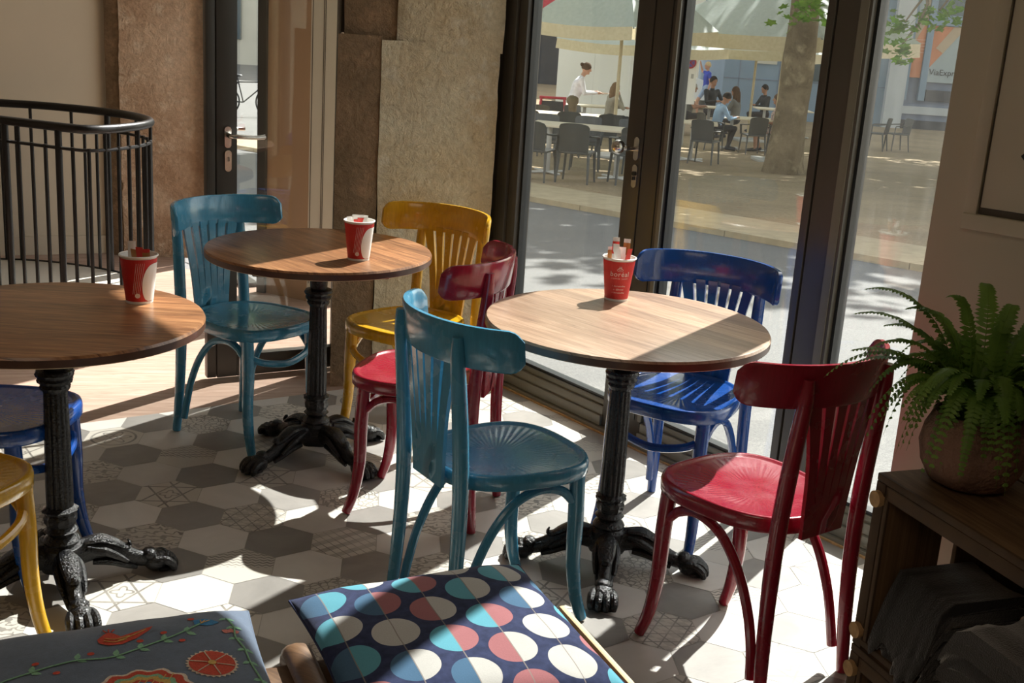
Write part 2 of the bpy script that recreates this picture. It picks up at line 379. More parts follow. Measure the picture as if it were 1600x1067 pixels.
# ------------------------------------------------------------------ floor of hexagon tiles
hw = 0.1913; th = 0.1064; O = Vector((-0.9547, 3.3473))
av = hw*Vector((cos(th), sin(th))); bv = hw*Vector((cos(th+pi/3), sin(th+pi/3)))
EDGE0, EDGE1 = Vector((-1.594, 4.066)), Vector((-0.693, 4.690))      # tile / board boundary
ed = (EDGE1-EDGE0).normalized(); en = Vector((-ed.y, ed.x))
def clip(poly, p, n):   # keep the side where (x-p).n <= 0
    out = []
    for i in range(len(poly)):
        a, b = poly[i], poly[(i+1) % len(poly)]; da, db = (a-p).dot(n), (b-p).dot(n)
        if da <= 0: out.append(a)
        if (da <= 0) != (db <= 0): out.append(a+(b-a)*(da/(da-db)))
    return out
mb = MB(); uvs = []; tones = []; mis = []
rr = hw/math.sqrt(3)-0.0011
forced = {(-1, 1): 1, (1, 0): 2, (3, -1): 3, (-2, 3): 4, (2, -2): 4, (-4, 4): 6, (-5, 6): 5, (0, -1): 0, (-3, 2): 0, (-3, 5): 5, (-1, 4): 3}
rng = random.Random(3)
for i in range(-26, 34):
    for j in range(-22, 26):
        c = O+av*i+bv*j
        if not (-5.2 < c.x < 3.4 and -1.2 < c.y < 5.6): continue
        poly = [c+rr*Vector((cos(th+pi/6+pi/3*k), sin(th+pi/6+pi/3*k))) for k in range(6)]
        poly = clip(poly, EDGE0, en); 
        if len(poly) < 3: continue
        poly = clip(poly, wp(0, 0.05), NO)
        if len(poly) < 3: continue
        kind = (i-j) % 3; tone = rng.random(); pat = rng.choice([0, 0, 1, 2, 3, 4, 0, 6, 1, 5])
        mi = 1 if kind == 0 else (3+forced.get((i, j), pat) if kind == 1 else 2)
        mb.add([(q.x, q.y, 0.0) for q in poly], [tuple(range(len(poly)))], mi)
        for q in poly:
            d = (q-c)/hw; uvs.append((d.x*cos(-th)-d.y*sin(-th), d.x*sin(-th)+d.y*cos(-th)))
        tones.append(tone)
mb.v = list(mb.v)
me = bpy.data.meshes.new('floor'); me.from_pydata(mb.v, [], mb.f)
for k in ['grout', 'tileD', 'tileL']+['tileP%d' % i for i in range(7)]: me.materials.append(MT[k])
me.polygons.foreach_set('material_index', mb.mi)
uvl = me.uv_layers.new(name='UVMap')
for l, uv in zip(uvl.data, uvs): l.uv = uv
at = me.attributes.new('tone', 'FLOAT', 'FACE'); at.data.foreach_set('value', tones)
fo = bpy.data.objects.new('floor', me); COL.objects.link(fo); tag(fo, kind='structure')
g = clip(clip([Vector(q) for q in ((-6, -4), (5, -4), (5, 8), (-6, 8))], EDGE0, en), wp(0, 0.05), NO)
me2 = MB().prism([tuple(q) for q in g], -0.06, -0.0012); struct('floor_bed', me2, 'grout')
g = [EDGE0-ed*4.6, EDGE1+ed*0.15, Vector((-0.62, 5.3)), Vector((-0.9, 6.2)), Vector((-1.40, 6.42)), Vector((-1.95, 6.75)), Vector((-2.1, 7.3)), Vector((-5.6, 7.3))]
struct('floor_boards', MB().prism([tuple(q) for q in g], -0.06, -0.0005), 'woodfloor')

# ------------------------------------------------------------------ walls
def wallseg(name, p, q, th_, mat, z0=0.0, z1=CEIL, side=1):
    p = Vector(p); q = Vector(q); d = (q-p).normalized(); n = Vector((-d.y, d.x))*side*th_
    return struct(name, MB().prism([tuple(p), tuple(q), tuple(q+n), tuple(p+n)], z0, z1), mat, 0)
wallseg('wall_back', (-5.2, 5.72), (-2.42, 7.08), 0.15, 'wall')
wallseg('wall_left', (-5.2, 6.05), (-5.2, -3.2), 0.15, 'wall', side=-1)
wallseg('wall_front', (-5.3, -3.2), (4.2, -3.2), 0.15, 'wall', side=-1)
wallseg('wall_side', (4.0, -3.2), (4.0, -0.35), 0.15, 'wall', side=-1)
struct('baseboard_back', MB().prism([(-5.2, 5.719), (-2.43, 7.074), (-2.42, 7.06), (-5.2, 5.70)], 0, 0.11), 'wall', 0)
struct('ceiling', MB().prism([(-5.4, -3.4), (4.2, -3.4), (4.2, -0.6), (wp(-0.3, .18).x, wp(-0.3, .18).y), (-0.6, 5.6), (-1.2, 6.6), (-2.3, 7.3), (-5.4, 7.3)], CEIL, CEIL+0.2), 'ceil', 0)
# wall above and beyond the windows
mbw = MB(); wbox(mbw, -0.25, 3.25, -0.02, 0.20, 2.98, CEIL+0.1); struct('trim_1', mbw, 'wallR', 0)
mbw = MB(); wbox(mbw, 3.25, 7.0, -0.02, 0.20, 0, CEIL); struct('wall_window', mbw, 'wallR', 0)

def rough_block(name, poly, z0, z1, mat, disp=0.012, res=0.035, seed=1, joint=None):
    """stone block: footprint walls subdivided and roughened"""
    from mathutils import noise as nz
    mb = MB(); n = len(poly); pts = []; 
    for i in range(n):
        a, b = Vector(poly[i]), Vector(poly[(i+1) % n]); k = max(1, int((b-a).length/res))
        for j in range(k): pts.append((a+(b-a)*j/k, i))
    cen = sum((Vector(q) for q in poly), Vector((0, 0)))/n
    rows = []; nzs = int((z1-z0)/res)
    for r in range(nzs+1):
        z = z0+(z1-z0)*r/nzs; row = []
        for q, i in pts:
            w = Vector((q.x*7+seed, q.y*7, z*7)); d = nz.fractal(w, 1.0, 2.0, 4)*disp+nz.noise(w*0.35)*disp*1.3
            if joint:
                for jz in joint:
                    if abs(z-jz) < 0.02: d -= 0.012
            o = (q-cen).normalized(); row.append((q.x+o.x*d, q.y+o.y*d, z))
        rows.append(row)
    mb.sheet(rows, closed=True); return struct(name, mb, mat, 60)
rough_block('wall_pillar', [(-0.125, 4.955), (-0.585, 4.765), (-0.60, 5.20), (-0.20, 5.35)], 0, 1.425, 'stone', 0.0045)
rough_block('wall_pillar_upper', [(-0.115, 4.962), (-0.50, 4.80), (-0.535, 4.80), (-0.55, 4.84), (-0.58, 5.20), (-0.20, 5.35)], 1.395, CEIL, 'stone', 0.006, seed=3)
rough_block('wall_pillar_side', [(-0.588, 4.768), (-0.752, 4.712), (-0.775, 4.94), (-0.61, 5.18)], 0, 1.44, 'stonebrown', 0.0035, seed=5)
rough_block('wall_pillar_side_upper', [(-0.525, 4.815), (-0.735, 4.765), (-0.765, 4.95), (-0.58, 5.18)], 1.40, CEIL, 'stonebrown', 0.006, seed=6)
rough_block('wall_stone', [(-1.875, 7.06), (-2.38, 6.98), (-2.42, 7.4), (-1.86, 7.4)], 0, CEIL, 'stonepink', 0.006, seed=9, joint=[0.42])
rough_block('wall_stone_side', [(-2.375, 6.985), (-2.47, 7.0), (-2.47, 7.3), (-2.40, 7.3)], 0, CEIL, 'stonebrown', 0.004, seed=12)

# vestibule beyond the glass door
struct('wall_vestibule', MB().prism([(-1.375, 6.286), (-1.12, 6.158), (-1.10, 6.20), (-1.355, 6.33)], 0, CEIL), 'tan', 0)
mbc = MB(); mbc.prism([(-1.122, 6.160), (-0.955, 6.075), (-0.93, 6.12), (-1.10, 6.205)], 0, CEIL)
cas = mbc.build('trim_casing', 'white', smooth=0); tag(cas, kind='structure')
dd = Vector((0.167, -0.085)).normalized(); nn_ = Vector((dd.y, -dd.x))
for s_ in (0.015, 0.085, 0.095):
    q = Vector((-1.122, 6.160))+dd*s_+nn_*0.001
    mbg = MB(); mbg.box((q.x, q.y, 1.6), (0.0035, 0.004, 3.0), math.atan2(dd.y, dd.x)); tag(mbg.build('groove', 'groove', cas, smooth=0))
struct('trim_jamb', MB().box((-1.384, 6.300, CEIL/2), (0.055, 0.05, CEIL), R(-27)), 'frame', 0)
struct('trim_jamb_stone', MB().box((-1.835, 7.02, CEIL/2), (0.07, 0.12, CEIL), R(-20)), 'frame', 0)
struct('trim_threshold', MB().box((-1.62, 6.62, 0.01), (0.55, 0.09, 0.03), R(-58)), 'frame', 0)

# right wall with a built-in cabinet
A2 = Vector((0.997, 2.86)); D2 = Vector((0.7507, -0.6606)); N2 = Vector((0.6606, 0.7507)); W2 = math.atan2(D2.y, D2.x)
def w2(u, out=0.0): return A2+D2*u+N2*out
q = [w2(0), w2(3.2), w2(3.2, 0.12), w2(0.04, 0.10)]
struct('wall_right', MB().prism([tuple(x) for x in q], 0, CEIL), 'wallR', 0)
def w2box(mb, u0, u1, o0, o1, z0, z1, bev=0.0, mi=0):
    c = w2((u0+u1)/2, (o0+o1)/2); mb.box((c.x, c.y, (z0+z1)/2), (u1-u0, o1-o0, z1-z0), W2, mi, bev)
cab = thing('wall_cabinet', 'cream cabinet set in the right wall with a black diamond pull', 'cabinet', (w2(.4).x, w2(.4).y, 1.13))
inv = Matrix.Translation(-cab.location)
def into(mb, o): mb.v = [tuple(Vector(v)-o.location) for v in mb.v]; return mb
f_ = MB(); w2box(f_, 0.080, 0.112, -0.016, 0.0, 1.132, 2.2, .004); w2box(f_, 0.080, 0.85, -0.020, 0.0, 1.130, 1.168, .005); w2box(f_, 0.82, 0.85, -0.016, 0, 1.13, 2.2, .004); w2box(f_, 0.08, .85, -0.016, 0, 2.17, 2.2, .004)
into(f_, cab).build('frame', 'wallR', cab)
f_ = MB(); w2box(f_, 0.117, 0.815, -0.010, 0.0, 1.185, 2.16, .002); into(f_, cab).build('door', 'wallR', cab)
f_ = MB(); w2box(f_, 0.112, 0.82, -0.0035, 0.0, 1.168, 2.17); into(f_, cab).build('shadow_gap', 'groove', cab)
f_ = MB(); c_ = w2(0.212, -0.018); f_.box((c_.x, c_.y, 1.315), (0.028, 0.014, 0.028), 0, 0, .003, Matrix.Rotation(W2, 3, 'Z') @ Matrix.Rotation(R(45), 3, 'Y'))
into(f_, cab).build('handle', 'gasket', cab)

# ------------------------------------------------------------------ window wall of folding glass doors
def leaf(name, t0, t1, s0, s1, mat, label=None, z0=0.02, z1=2.97, handle=False, rightbead=True, bead_l=False):
    """a glazed leaf between t0..t1, stiles of width s0 and s1"""
    f = MB(); wbox(f, t0, t0+s0, 0.0, 0.075, z0, z1, 0, .004); wbox(f, t1-s1, t1, 0.0, 0.075, z0, z1, 0, .004)
    wbox(f, t0+s0, t1-s1, 0.0, 0.075, z1-0.09, z1, 0, .003)
    o = f.build(name, 'frame'); tag(o, kind='structure')
    b = MB(); wbox(b, t0+s0, t1-s1, 0.0, 0.075, z0, 0.095, 0, .004); wbox(b, t0+s0, t1-s1, -0.012, 0.0, z0, 0.06, 0, .003); b.build('bottom_rail', 'sill', o)
    b = MB(); wbox(b, t0+s0, t1-s1, 0.012, 0.062, 0.095, 0.118, 0, .003); b.build('glazing_bead', 'framelite', o)
    b = MB()
    for tt in (t0+s0, t1-s1-0.012): wbox(b, tt, tt+0.012, 0.02, 0.06, 0.11, z1-0.09)
    wbox(b, t0+s0, t1-s1, 0.022, 0.06, 0.117, 0.130)
    b.build('gasket', 'gasket', o)
    gl = MB(); wbox(gl, t0+s0+0.004, t1-s1-0.004, 0.036, 0.042, 0.12, z1-0.095); gl.build('glass', mat, o, smooth=0)
    return o
# fixed outer frame at the pillar
mbf = MB(); wbox(mbf, -0.30, -0.07, -0.0, 0.10, 0.0, 2.98, 0, .004); wbox(mbf, -0.07, 0.0, -0.012, 0.09, 0, 2.98, 0, .004)
struct('trim_2', mbf, 'frame')
struct('trim_sill', wbox(MB(), -0.07, 3.25, -0.025, 0.14, -0.03, 0.018, 0, .003), 'sill')
struct('trim_brass_strip', wbox(MB(), -0.07, 3.25, -0.034, -0.026, 0.0, 0.006), 'endgrain')
d1 = leaf('door_1', 0.004, 0.793, 0.055, 0.088, 'glass')
d2 = leaf('door_2', 0.799, 1.578, 0.118, 0.030, 'glass')
d3 = leaf('door_3', 1.586, 2.36, 0.125, 0.055, 'glass2')
d4 = leaf('door_4', 2.37, 3.24, 0.055, 0.06, 'glass2')
for (t, wd) in ((0.884, 0.004), (0.905, 0.018), (1.670, 0.030)):
    b = MB(); wbox(b, t, t+wd, -0.003, 0.002, 0.1, 2.95); b.build('cover_strip', 'framelite' if wd > .01 else 'gasket', d2 if t < 1 else d3)
# handle of door_1: an escutcheon, a ball knob and a lock plate
def plate(mb, t, z, w=0.026, h=0.085):
    n = 20; pts = []
    for k in range(n):
        a = 2*pi*k/n; px = cos(a)*w/2; pz = sin(a)*w/2+(h/2-w/2)*(1 if sin(a) >= 0 else -1); pts.append((px, pz))
    vs = []
    for o_ in (-0.001, -0.007):
        for (px, pz) in pts: c = wp(t+px, o_); vs.append((c.x, c.y, z+pz))
    mb.add(vs, [tuple(range(n)), tuple(range(n, 2*n))[::-1]]+[(i, (i+1) % n, n+(i+1) % n, n+i) for i in range(n)])
b = MB(); plate(b, 0.768, 1.11); b.build('handle_plate', 'steel', d1)
b = MB(); c = wp(0.766, -0.007); e = wp(0.764, -0.055); b.tube([(c.x, c.y, 1.11), (e.x, e.y, 1.11)], 0.008, 12)
e = wp(0.742, -0.072); b.tube([(wp(.766, -.05).x, wp(.766, -.05).y, 1.112), (e.x, e.y, 1.114)], 0.009, 12); b.ball((e.x, e.y, 1.115), 0.026, 20, 14); b.build('handle', 'steel', d1)
b = MB(); plate(b, 0.770, 1.01); b.build('lock_plate', 'steel', d1)
b = MB(); c = wp(0.770, -0.010); b.tube([(wp(.77, -.005).x, wp(.77, -.005).y, 1.02), (wp(.77, -.012).x, wp(.77, -.012).y, 1.02)], 0.0085, 14); b.box((c.x, c.y, 1.003), (0.005, 0.008, 0.014), WANG); b.build('lock_cylinder', 'gasket', d1)

# ------------------------------------------------------------------ glass entrance door at the left, standing open
LA = Vector((-1.211, 4.701)); LD = Vector((0.8577, 0.5141)); LN = Vector((0.5141, -0.8577)); LW = math.atan2(LD.y, LD.x)
def lp(t, out=0.0): return LA+LD*t+LN*out
def lbox(mb, t0, t1, o0, o1, z0, z1, mi=0, bev=0.0):
    c = lp((t0+t1)/2, (o0+o1)/2); mb.box((c.x, c.y, (z0+z1)/2), (t1-t0, o1-o0, z1-z0), LW, mi, bev); return mb
dl = tag(lbox(lbox(MB(), -0.012, 0.072, -0.045, 0.0, 0.012, 2.3, 0, .003), 0.502, 0.535, -0.045, 0, 0.012, 2.3, 0, .003).build('door_5', 'frame'), kind='structure')
dl2 = lbox(MB(), 0.072, 0.502, -0.045, 0.0, 0.012, 0.105, 0, .003); dl2.build('bottom_rail', 'frame', dl)
lbox(MB(), 0.072, 0.502, -0.045, 0.0, 2.2, 2.3, 0, .003).build('top_rail', 'frame', dl)
lbox(MB(), 0.074, 0.500, -0.024, -0.018, 0.105, 2.2).build('glass', 'glassdoor', dl, smooth=0)
lbox(MB(), -0.052, -0.014, -0.045, -0.005, 0.012, 2.3, 0, .004).build('edge_profile', 'frame', dl)
def lplate(mb, t, z, w=0.028, h=0.085):
    n = 20; vs = []
    pts = [(cos(2*pi*k/n)*w/2, sin(2*pi*k/n)*w/2+(h/2-w/2)*(1 if sin(2*pi*k/n) >= 0 else -1)) for k in range(n)]
    for o_ in (0.001, 0.008):
        for (px, pz) in pts: c = lp(t+px, o_); vs.append((c.x, c.y, z+pz))
    mb.add(vs, [tuple(range(n)), tuple(range(n, 2*n))[::-1]]+[(i, (i+1) % n, n+(i+1) % n, n+i) for i in range(n)]); return mb
lplate(MB(), 0.032, 1.012).build('handle_plate', 'steel', dl); lplate(MB(), 0.033, 0.918).build('lock_plate', 'steel', dl)
b = MB(); P3 = lambda t, o, z: (lp(t, o).x, lp(t, o).y, z)
b.tube([P3(.032, .006, 1.02), P3(.033, .05, 1.02), P3(.06, .062, 1.02), P3(.13, .060, 1.017), P3(.168, .056, 1.020)], [0.010, 0.010, 0.009, 0.0085, 0.009], 12, smooth=4)
b.tube([P3(.06, -.05, 1.036), P3(.10, -.085, 1.036), P3(.13, -.085, 1.036)], 0.008, 10); b.build('handle', 'steel', dl)
lplate(MB(), 0.033, 0.925, 0.012, 0.02).build('lock_cylinder', 'gasket', dl)

# ------------------------------------------------------------------ stair guard railing and stairwell rim
rail = thing('stair_railing', 'black curved iron railing with round balusters around the stairwell', 'railing', (-2.5, 6.3, 0))
loop = [(-3.4, 6.10), (-2.95, 5.94), (-2.45, 5.75), (-2.15, 5.635), (-2.06, 5.64), (-1.98, 5.76), (-1.925, 5.98), (-1.95, 6.17), (-2.06, 6.34), (-2.22, 6.47), (-2.46, 6.58), (-2.76, 6.64), (-3.1, 6.60)]
L3 = lambda z: [(x+2.5, y-6.3, z) for x, y in loop]
wall_clip = [p for p in loop]
MB().tube(L3(0.90), 0.022, 12, smooth=6, flat=(1, 1)).build('handrail', 'rail', rail)
MB().tube(L3(0.80), 0.0085, 8, smooth=6).build('lower_rail', 'rail', rail)
def cat(pts, n):
    out = []; k = len(pts)
    for i in range(k-1):
        a, b, c, d = [Vector(pts[max(0, min(k-1, j))]) for j in (i-1, i, i+1, i+2)]
        for s_ in range(12):
            t = s_/12; out.append(0.5*((2*b)+(-a+c)*t+(2*a-5*b+4*c-d)*t*t+(-a+3*b-3*c+d)*t**3))
    out.append(Vector(pts[-1])); L = [0]
    for i in range(1, len(out)): L.append(L[-1]+(out[i]-out[i-1]).length)
    res = []
    for j in range(n):
        s_ = L[-1]*j/(n-1); i = max(1, next((q for q in range(len(L)) if L[q] >= s_), len(L)-1)); f = (s_-L[i-1])/max(1e-9, L[i]-L[i-1]); res.append(out[i-1]+(out[i]-out[i-1])*f)
    return res
bal = cat(loop, 41)
first = None
for j, q in enumerate(bal):
    big = j in (11, 15, 30)
    if big: MB().tube([(q.x+2.5, q.y-6.3, 0.0), (q.x+2.5, q.y-6.3, 0.885)], 0.017, 12).build('post', 'rail', rail)
    else: MB().tube([(q.x+2.5, q.y-6.3, 0.0), (q.x+2.5, q.y-6.3, 0.81 if j % 3 else 0.885)], 0.0095, 8).build('baluster', 'rail', rail)
rim_in = [(x*0.985-0.03, y*0.992+0.045) for x, y in loop]
struct('trim_stair_rim', MB().prism([(q.x, q.y) for q in cat(loop, 40)], -0.002, 0.012), 'white', 0)
edgeband = MB().tube([(q.x, q.y, 0.008) for q in cat(loop, 40)], 0.012, 8); struct('trim_stair_edge', edgeband, 'rail')

# ------------------------------------------------------------------ bentwood chairs
def outline(a, s_):
    ex = 2.7
    c, d = cos(a), sin(a); r_ = (abs(c)**ex+abs(d)**ex)**(-1/ex)
    x, y = 0.203*r_*c*s_, 0.207*r_*d*s_
    return x*(0.935+0.115*(y/0.207)), y+0.005
def make_chair(mat, label, group=None):
    t = thing('bentwood_chair', label, 'chair', group=group)
    # seat with a raised rim and an embossed sunburst
    NS = 216; rows = []
    prof = [(0.90, .419), (0.975, .419), (1.0, .425), (1.003, .450), (0.990, .4595), (0.965, .462), (0.935, .4605), (0.915, .4565), (0.88, .4558), (0.80, .4545), (0.68, .452), (0.55, .4495), (0.42, .4480), (0.33, .4476), (0.15, .4475), (0.02, .4475)]
    for (s_, z) in prof:
        row = []
        for k in range(NS):
            a = 2*pi*k/NS; x, y = outline(a, s_)
            zz = z
            if 0.33 < s_ < 0.85: zz += 0.00042*sin(a*54)*min(1, (0.88-s_)*6)*(.6+.4*sin(a-.9))
            row.append((x, y-0.02*(1-s_), zz))
        rows.append(row)
    sb = MB(); sb.sheet(rows, closed=True); sb.add([rows[-1][k] for k in range(NS)], [tuple(range(NS))])
    sb.add([rows[0][k] for k in range(NS)], [tuple(range(NS))[::-1]])
    sb.build('seat', mat, t, smooth=50)
    for sx in (-1, 1):
        b = MB(); b.tube([(sx*.148, .143, .428), (sx*.149, .150, .30), (sx*.152, .150, .18), (sx*.156, .163, .08), (sx*.161, .186, .006)], [.0215, .0215, .0195, .0175, .0150], 12, smooth=5)
        lg = b.build('leg', mat, t); MB().lathe([(.001, .0), (.0115, .0), (.0125, .004), (.0125, .007), (.001, .007)], 16, (sx*.161, .186, 0), cap=False).build('glide', 'steel', lg)
        b = MB(); b.tube([(sx*.158, -.224, .004), (sx*.153, -.212, .15), (sx*.149, -.205, .32), (sx*.147, -.206, .46), (sx*.145, -.216, .62), (sx*.143, -.229, .76), (sx*.143, -.232, .822)], [.0150, .0175, .0195, .0205, .0200, .0180, .013], 12, smooth=5)
        lg = b.build('back_leg', mat, t); MB().lathe([(.001, .0), (.0115, .0), (.0125, .004), (.0125, .006), (.001, .006)], 16, (sx*.158, -.224, 0), cap=False).build('glide', 'steel', lg)
        b = MB(); b.tube([(sx*.150, .132, .352), (sx*.150, .095, .385), (sx*.149, .035, .398), (sx*.148, -.04, .375), (sx*.147, -.105, .305), (sx*.147, -.150, .215), (sx*.149, -.174, .13), (sx*.154, -.186, .06)], .0128, 10, smooth=5)
        b.build('brace', mat, t)
    b = MB(); b.tube([(-.148, .140, .362), (-.10, .172, .338), (0, .188, .322), (.10, .172, .338), (.148, .140, .362)], .0125, 10, smooth=5); b.build('stretcher', mat, t)
    # top rail bent around the sitter
    rows = []; n = 44
    def rc(u):
        f = R(76)*u; return Vector((0.247*sin(f), -0.250+0.188*(1-cos(f))))
    for i in range(n+1):
        u = -1+2*i/n; c = rc(u); d = (rc(min(1, u+.01))-rc(max(-1, u-.01))).normalized(); nn = Vector((-d.y, d.x))
        e = max(0, abs(u)-.84)/.16; hh = 0.052*math.sqrt(1-(.86*e)**2); tt = 0.0088*(1-0.35*e**4)
        zc = 0.797+0.004*(1-u*u); row = []
        for (a_, b_) in ((-1, -.86), (-.6, -1), (.6, -1), (1, -.86), (1, .86), (.6, 1), (-.6, 1), (-1, .86)):
            q = c+nn*a_*tt; row.append((q.x, q.y-0.02*(zc+b_*hh-.797)/.05*.3, zc+b_*hh))
        rows.append(row)
    b = MB(); b.sheet(rows, closed=True); b.add(rows[0], [tuple(range(8))]); b.add(rows[-1], [tuple(range(8))[::-1]]); b.build('top_rail', mat, t, smooth=45)
    # fan splat with five slits
    b = MB(); zs = [0.415, 0.45, 0.49, 0.53, 0.56, 0.60, 0.65, 0.70, 0.765]
    def hwid(z): return 0.073+0.012*max(0, (z-.43))/.13 if z < .56 else 0.085+0.040*((z-.56)/.205)**1.25
    for k in range(6):
        rows = []
        for z in zs:
            w = hwid(z); gap = 0.0 if z < 0.53 else 0.0052*min(1, (z-.53)/.16+.12)
            x0 = -w+2*w*k/6+(gap if k else 0); x1 = -w+2*w*(k+1)/6-(gap if k < 5 else 0)
            yb = -0.213-0.026*((z-.415)/.35)**1.2
            ya = lambda x: yb+1.25*x*x*((z-.415)/.35)
            rows.append([(x0, ya(x0)-.005, z), (x1, ya(x1)-.005, z), (x1, ya(x1)+.005, z), (x0, ya(x0)+.005, z)])
        b.sheet(rows, closed=True); b.add(rows[0], [(0, 1, 2, 3)]); b.add(rows[-1], [(3, 2, 1, 0)])
    b.build('splat', mat, t, smooth=30)
    return t
def put(o, x, y, deg): o.location = (x, y, 0); o.rotation_euler = (0, 0, R(deg-90)); return o
GR = 'painted bentwood chairs at the round tables'
cB = put(make_chair('teal', 'light teal bentwood chair in the centre with its back to the viewer', GR), -0.011, 2.888, 33.5)
def dupchair(src, m0, m1, x, y, deg, label):
    c = copy_tree(src, None, (MT[m0], MT[m1])); c['label'] = label; c['group'] = GR; return put(c, x, y, deg)
cA = dupchair(cB, 'teal', 'teal', -0.936, 4.076, -35, 'teal bentwood chair in front of the glass door, behind the middle table')
cC = dupchair(cB, 'teal', 'red', 0.627, 2.753, 128, 'crimson bentwood chair nearest the plant, right of the right table')
cD = dupchair(cB, 'teal', 'yellow', -0.378, 4.155, -124.3, 'yellow bentwood chair in front of the stone pillar')
cE = dupchair(cB, 'teal', 'red', -0.271, 3.557, 167.2, 'crimson bentwood chair between the middle table and the central teal chair')
cF = dupchair(cB, 'teal', 'blue', 0.532, 3.519, -121.3, 'royal blue bentwood chair by the window behind the right table')
cG = dupchair(cB, 'teal', 'blue', -1.372, 2.956, -7, 'royal blue bentwood chair half cut off by the left edge behind the left table')
cH = dupchair(cB, 'teal', 'yellow', -1.312, 2.475, -22, 'yellow bentwood chair cut off by the left edge, in front of the left table')

# ------------------------------------------------------------------ bistro tables
def make_table(label, x, y, rad, rz, topmat, grain):
    t = thing('bistro_table', label, 'table', (x, y, 0), rz, 'round bistro tables on cast iron pedestals')
    b = MB(); R_ = rad
    prof = [(0.02, .7205), (R_-.012, .7205), (R_-.002, .7215), (R_, .7235), (R_+.0005, .742), (R_-.003, .7485), (R_-.008, .7495), (0.02, .7495)]
    vs = MB(); vs.lathe(prof[4:], 96, cap=True, mi=0); vs.lathe(prof[3:5], 96, cap=False, mi=1); vs.lathe(prof[:4], 96, cap=True, mi=2)
    o = vs.build('tabletop', [topmat, 'walnutedge', 'palewood'], t, smooth=40); o.rotation_euler = (0, 0, grain)
    b = MB(); b.box((0, 0, .7055), (0.44, 0.40, .030), 0, 0, .006); o = b.build('mounting_board', 'walnutedge', t); o.rotation_euler = (0, 0, R(12)-rz)
    b = MB(); prof = [(.031, .692), (.032, .650), (.029, .612), (.045, .607), (.048, .599), (.045, .591), (.041, .588), (.044, .582), (.042, .575), (.035, .570), (.038, .563), (.035, .556), (.030, .550)]
    b.lathe(prof[::-1], 40, mod=lambda a, z: 1+(0.035*cos(a*14) if z < .606 else 0)); b.build('capital', 'iron', t)
    b = MB(); b.lathe([(.034, .225), (.0345, .29), (.032, .44), (.0295, .552)], 72, mod=lambda a, z: 1-0.10*(0.5+0.5*cos(a*14))**2); b.build('column', 'iron', t)
    b = MB(); prof = [(.050, .120), (.052, .155), (.044, .168), (.047, .178), (.042, .190), (.032, .200), (.036, .208), (.043, .216), (.036, .225), (.033, .232), (.040, .248), (.041, .268), (.036, .280), (.044, .287), (.045, .294), (.038, .302), (.034, .306)]
    prof = [(r_, z_*.76) for r_, z_ in prof]
    b.lathe(prof, 40, mod=lambda a, z: 1+(0.05*cos(a*10) if .175 < z < .228 else 0.012*cos(a*8))); b.build('base_collar', 'iron', t)
    b = MB(); b.lathe([(.02, .040), (.045, .048), (.058, .075), (.055, .105), (.046, .124)], 32, mod=lambda a, z: 1+0.12*cos(a*4)); b.build('hub', 'iron', t)
    for k in range(4):
        a = R(90*k); Mz = Matrix.Rotation(a, 3, 'Z'); b = MB()
        path = [(.030, 0, .088), (.070, 0, .094), (.110, 0, .088), (.145, 0, .072), (.175, 0, .054), (.205, 0, .042), (.235, 0, .036)]
        b.tube([Mz @ Vector(p) for p in path], [.036, .033, .029, .026, .023, .021, .022], 14, smooth=4, flat=(0.78, 1.05))
        # acanthus leaf laid over the knee, curled at its tip
        b.tube([Mz @ Vector(p) for p in [(.055, 0, .118), (.10, 0, .120), (.135, 0, .104), (.160, 0, .088), (.176, 0, .090), (.172, 0, .104)]], [.016, .022, .020, .015, .010, .005], 10, smooth=4, flat=(1.25, .55))
        for sy in (-1, 1):
            b.tube([Mz @ Vector(p) for p in [(.06, sy*.02, .106), (.10, sy*.029, .096), (.135, sy*.029, .075), (.165, sy*.026, .052)]], [.010, .012, .010, .005], 8, smooth=4)
            b.tube([Mz @ Vector(p) for p in [(.075, sy*.016, .062), (.12, sy*.020, .056), (.16, sy*.018, .038), (.19, sy*.017, .026)]], [.008, .010, .009, .006], 8, smooth=4)
        # paw
        b.ball(Mz @ Vector((.245, 0, .030)), (.034, .034, .030), 14, 10, Mz)
        b.ball(Mz @ Vector((.228, 0, .052)), (.022, .026, .018), 12, 8, Mz)
        for j, ay in enumerate((-.030, -.010, .010, .030)):
            dx = .004 if abs(ay) > .02 else .012
            b.tube([Mz @ Vector(p) for p in [(.240, ay*.8, .040), (.262+dx, ay, .038), (.280+dx, ay*1.05, .022), (.284+dx, ay*1.05, .006)]], [.010, .0125, .012, .008], 8, smooth=3)
        b.tube([Mz @ Vector(p) for p in [(.25, 0, .012), (.29, 0, .008)]], [.036, .030], 14, flat=(1.0, .25))
        b.build('leg', 'iron', t)
    return t
tA = make_table('round walnut bistro table at the left edge on a black cast iron pedestal', -1.1595, 2.8575, .374, R(31), 'walnut', R(0))
tB = make_table('round walnut bistro table in the middle between the teal, yellow and crimson chairs', -0.671, 3.920, .380, R(-42), 'walnut', R(25))
tC = make_table('sunlit round bistro table by the window crossed by a broad post shadow', 0.3173, 3.192, .396, R(-95), 'walnutlit', R(60))

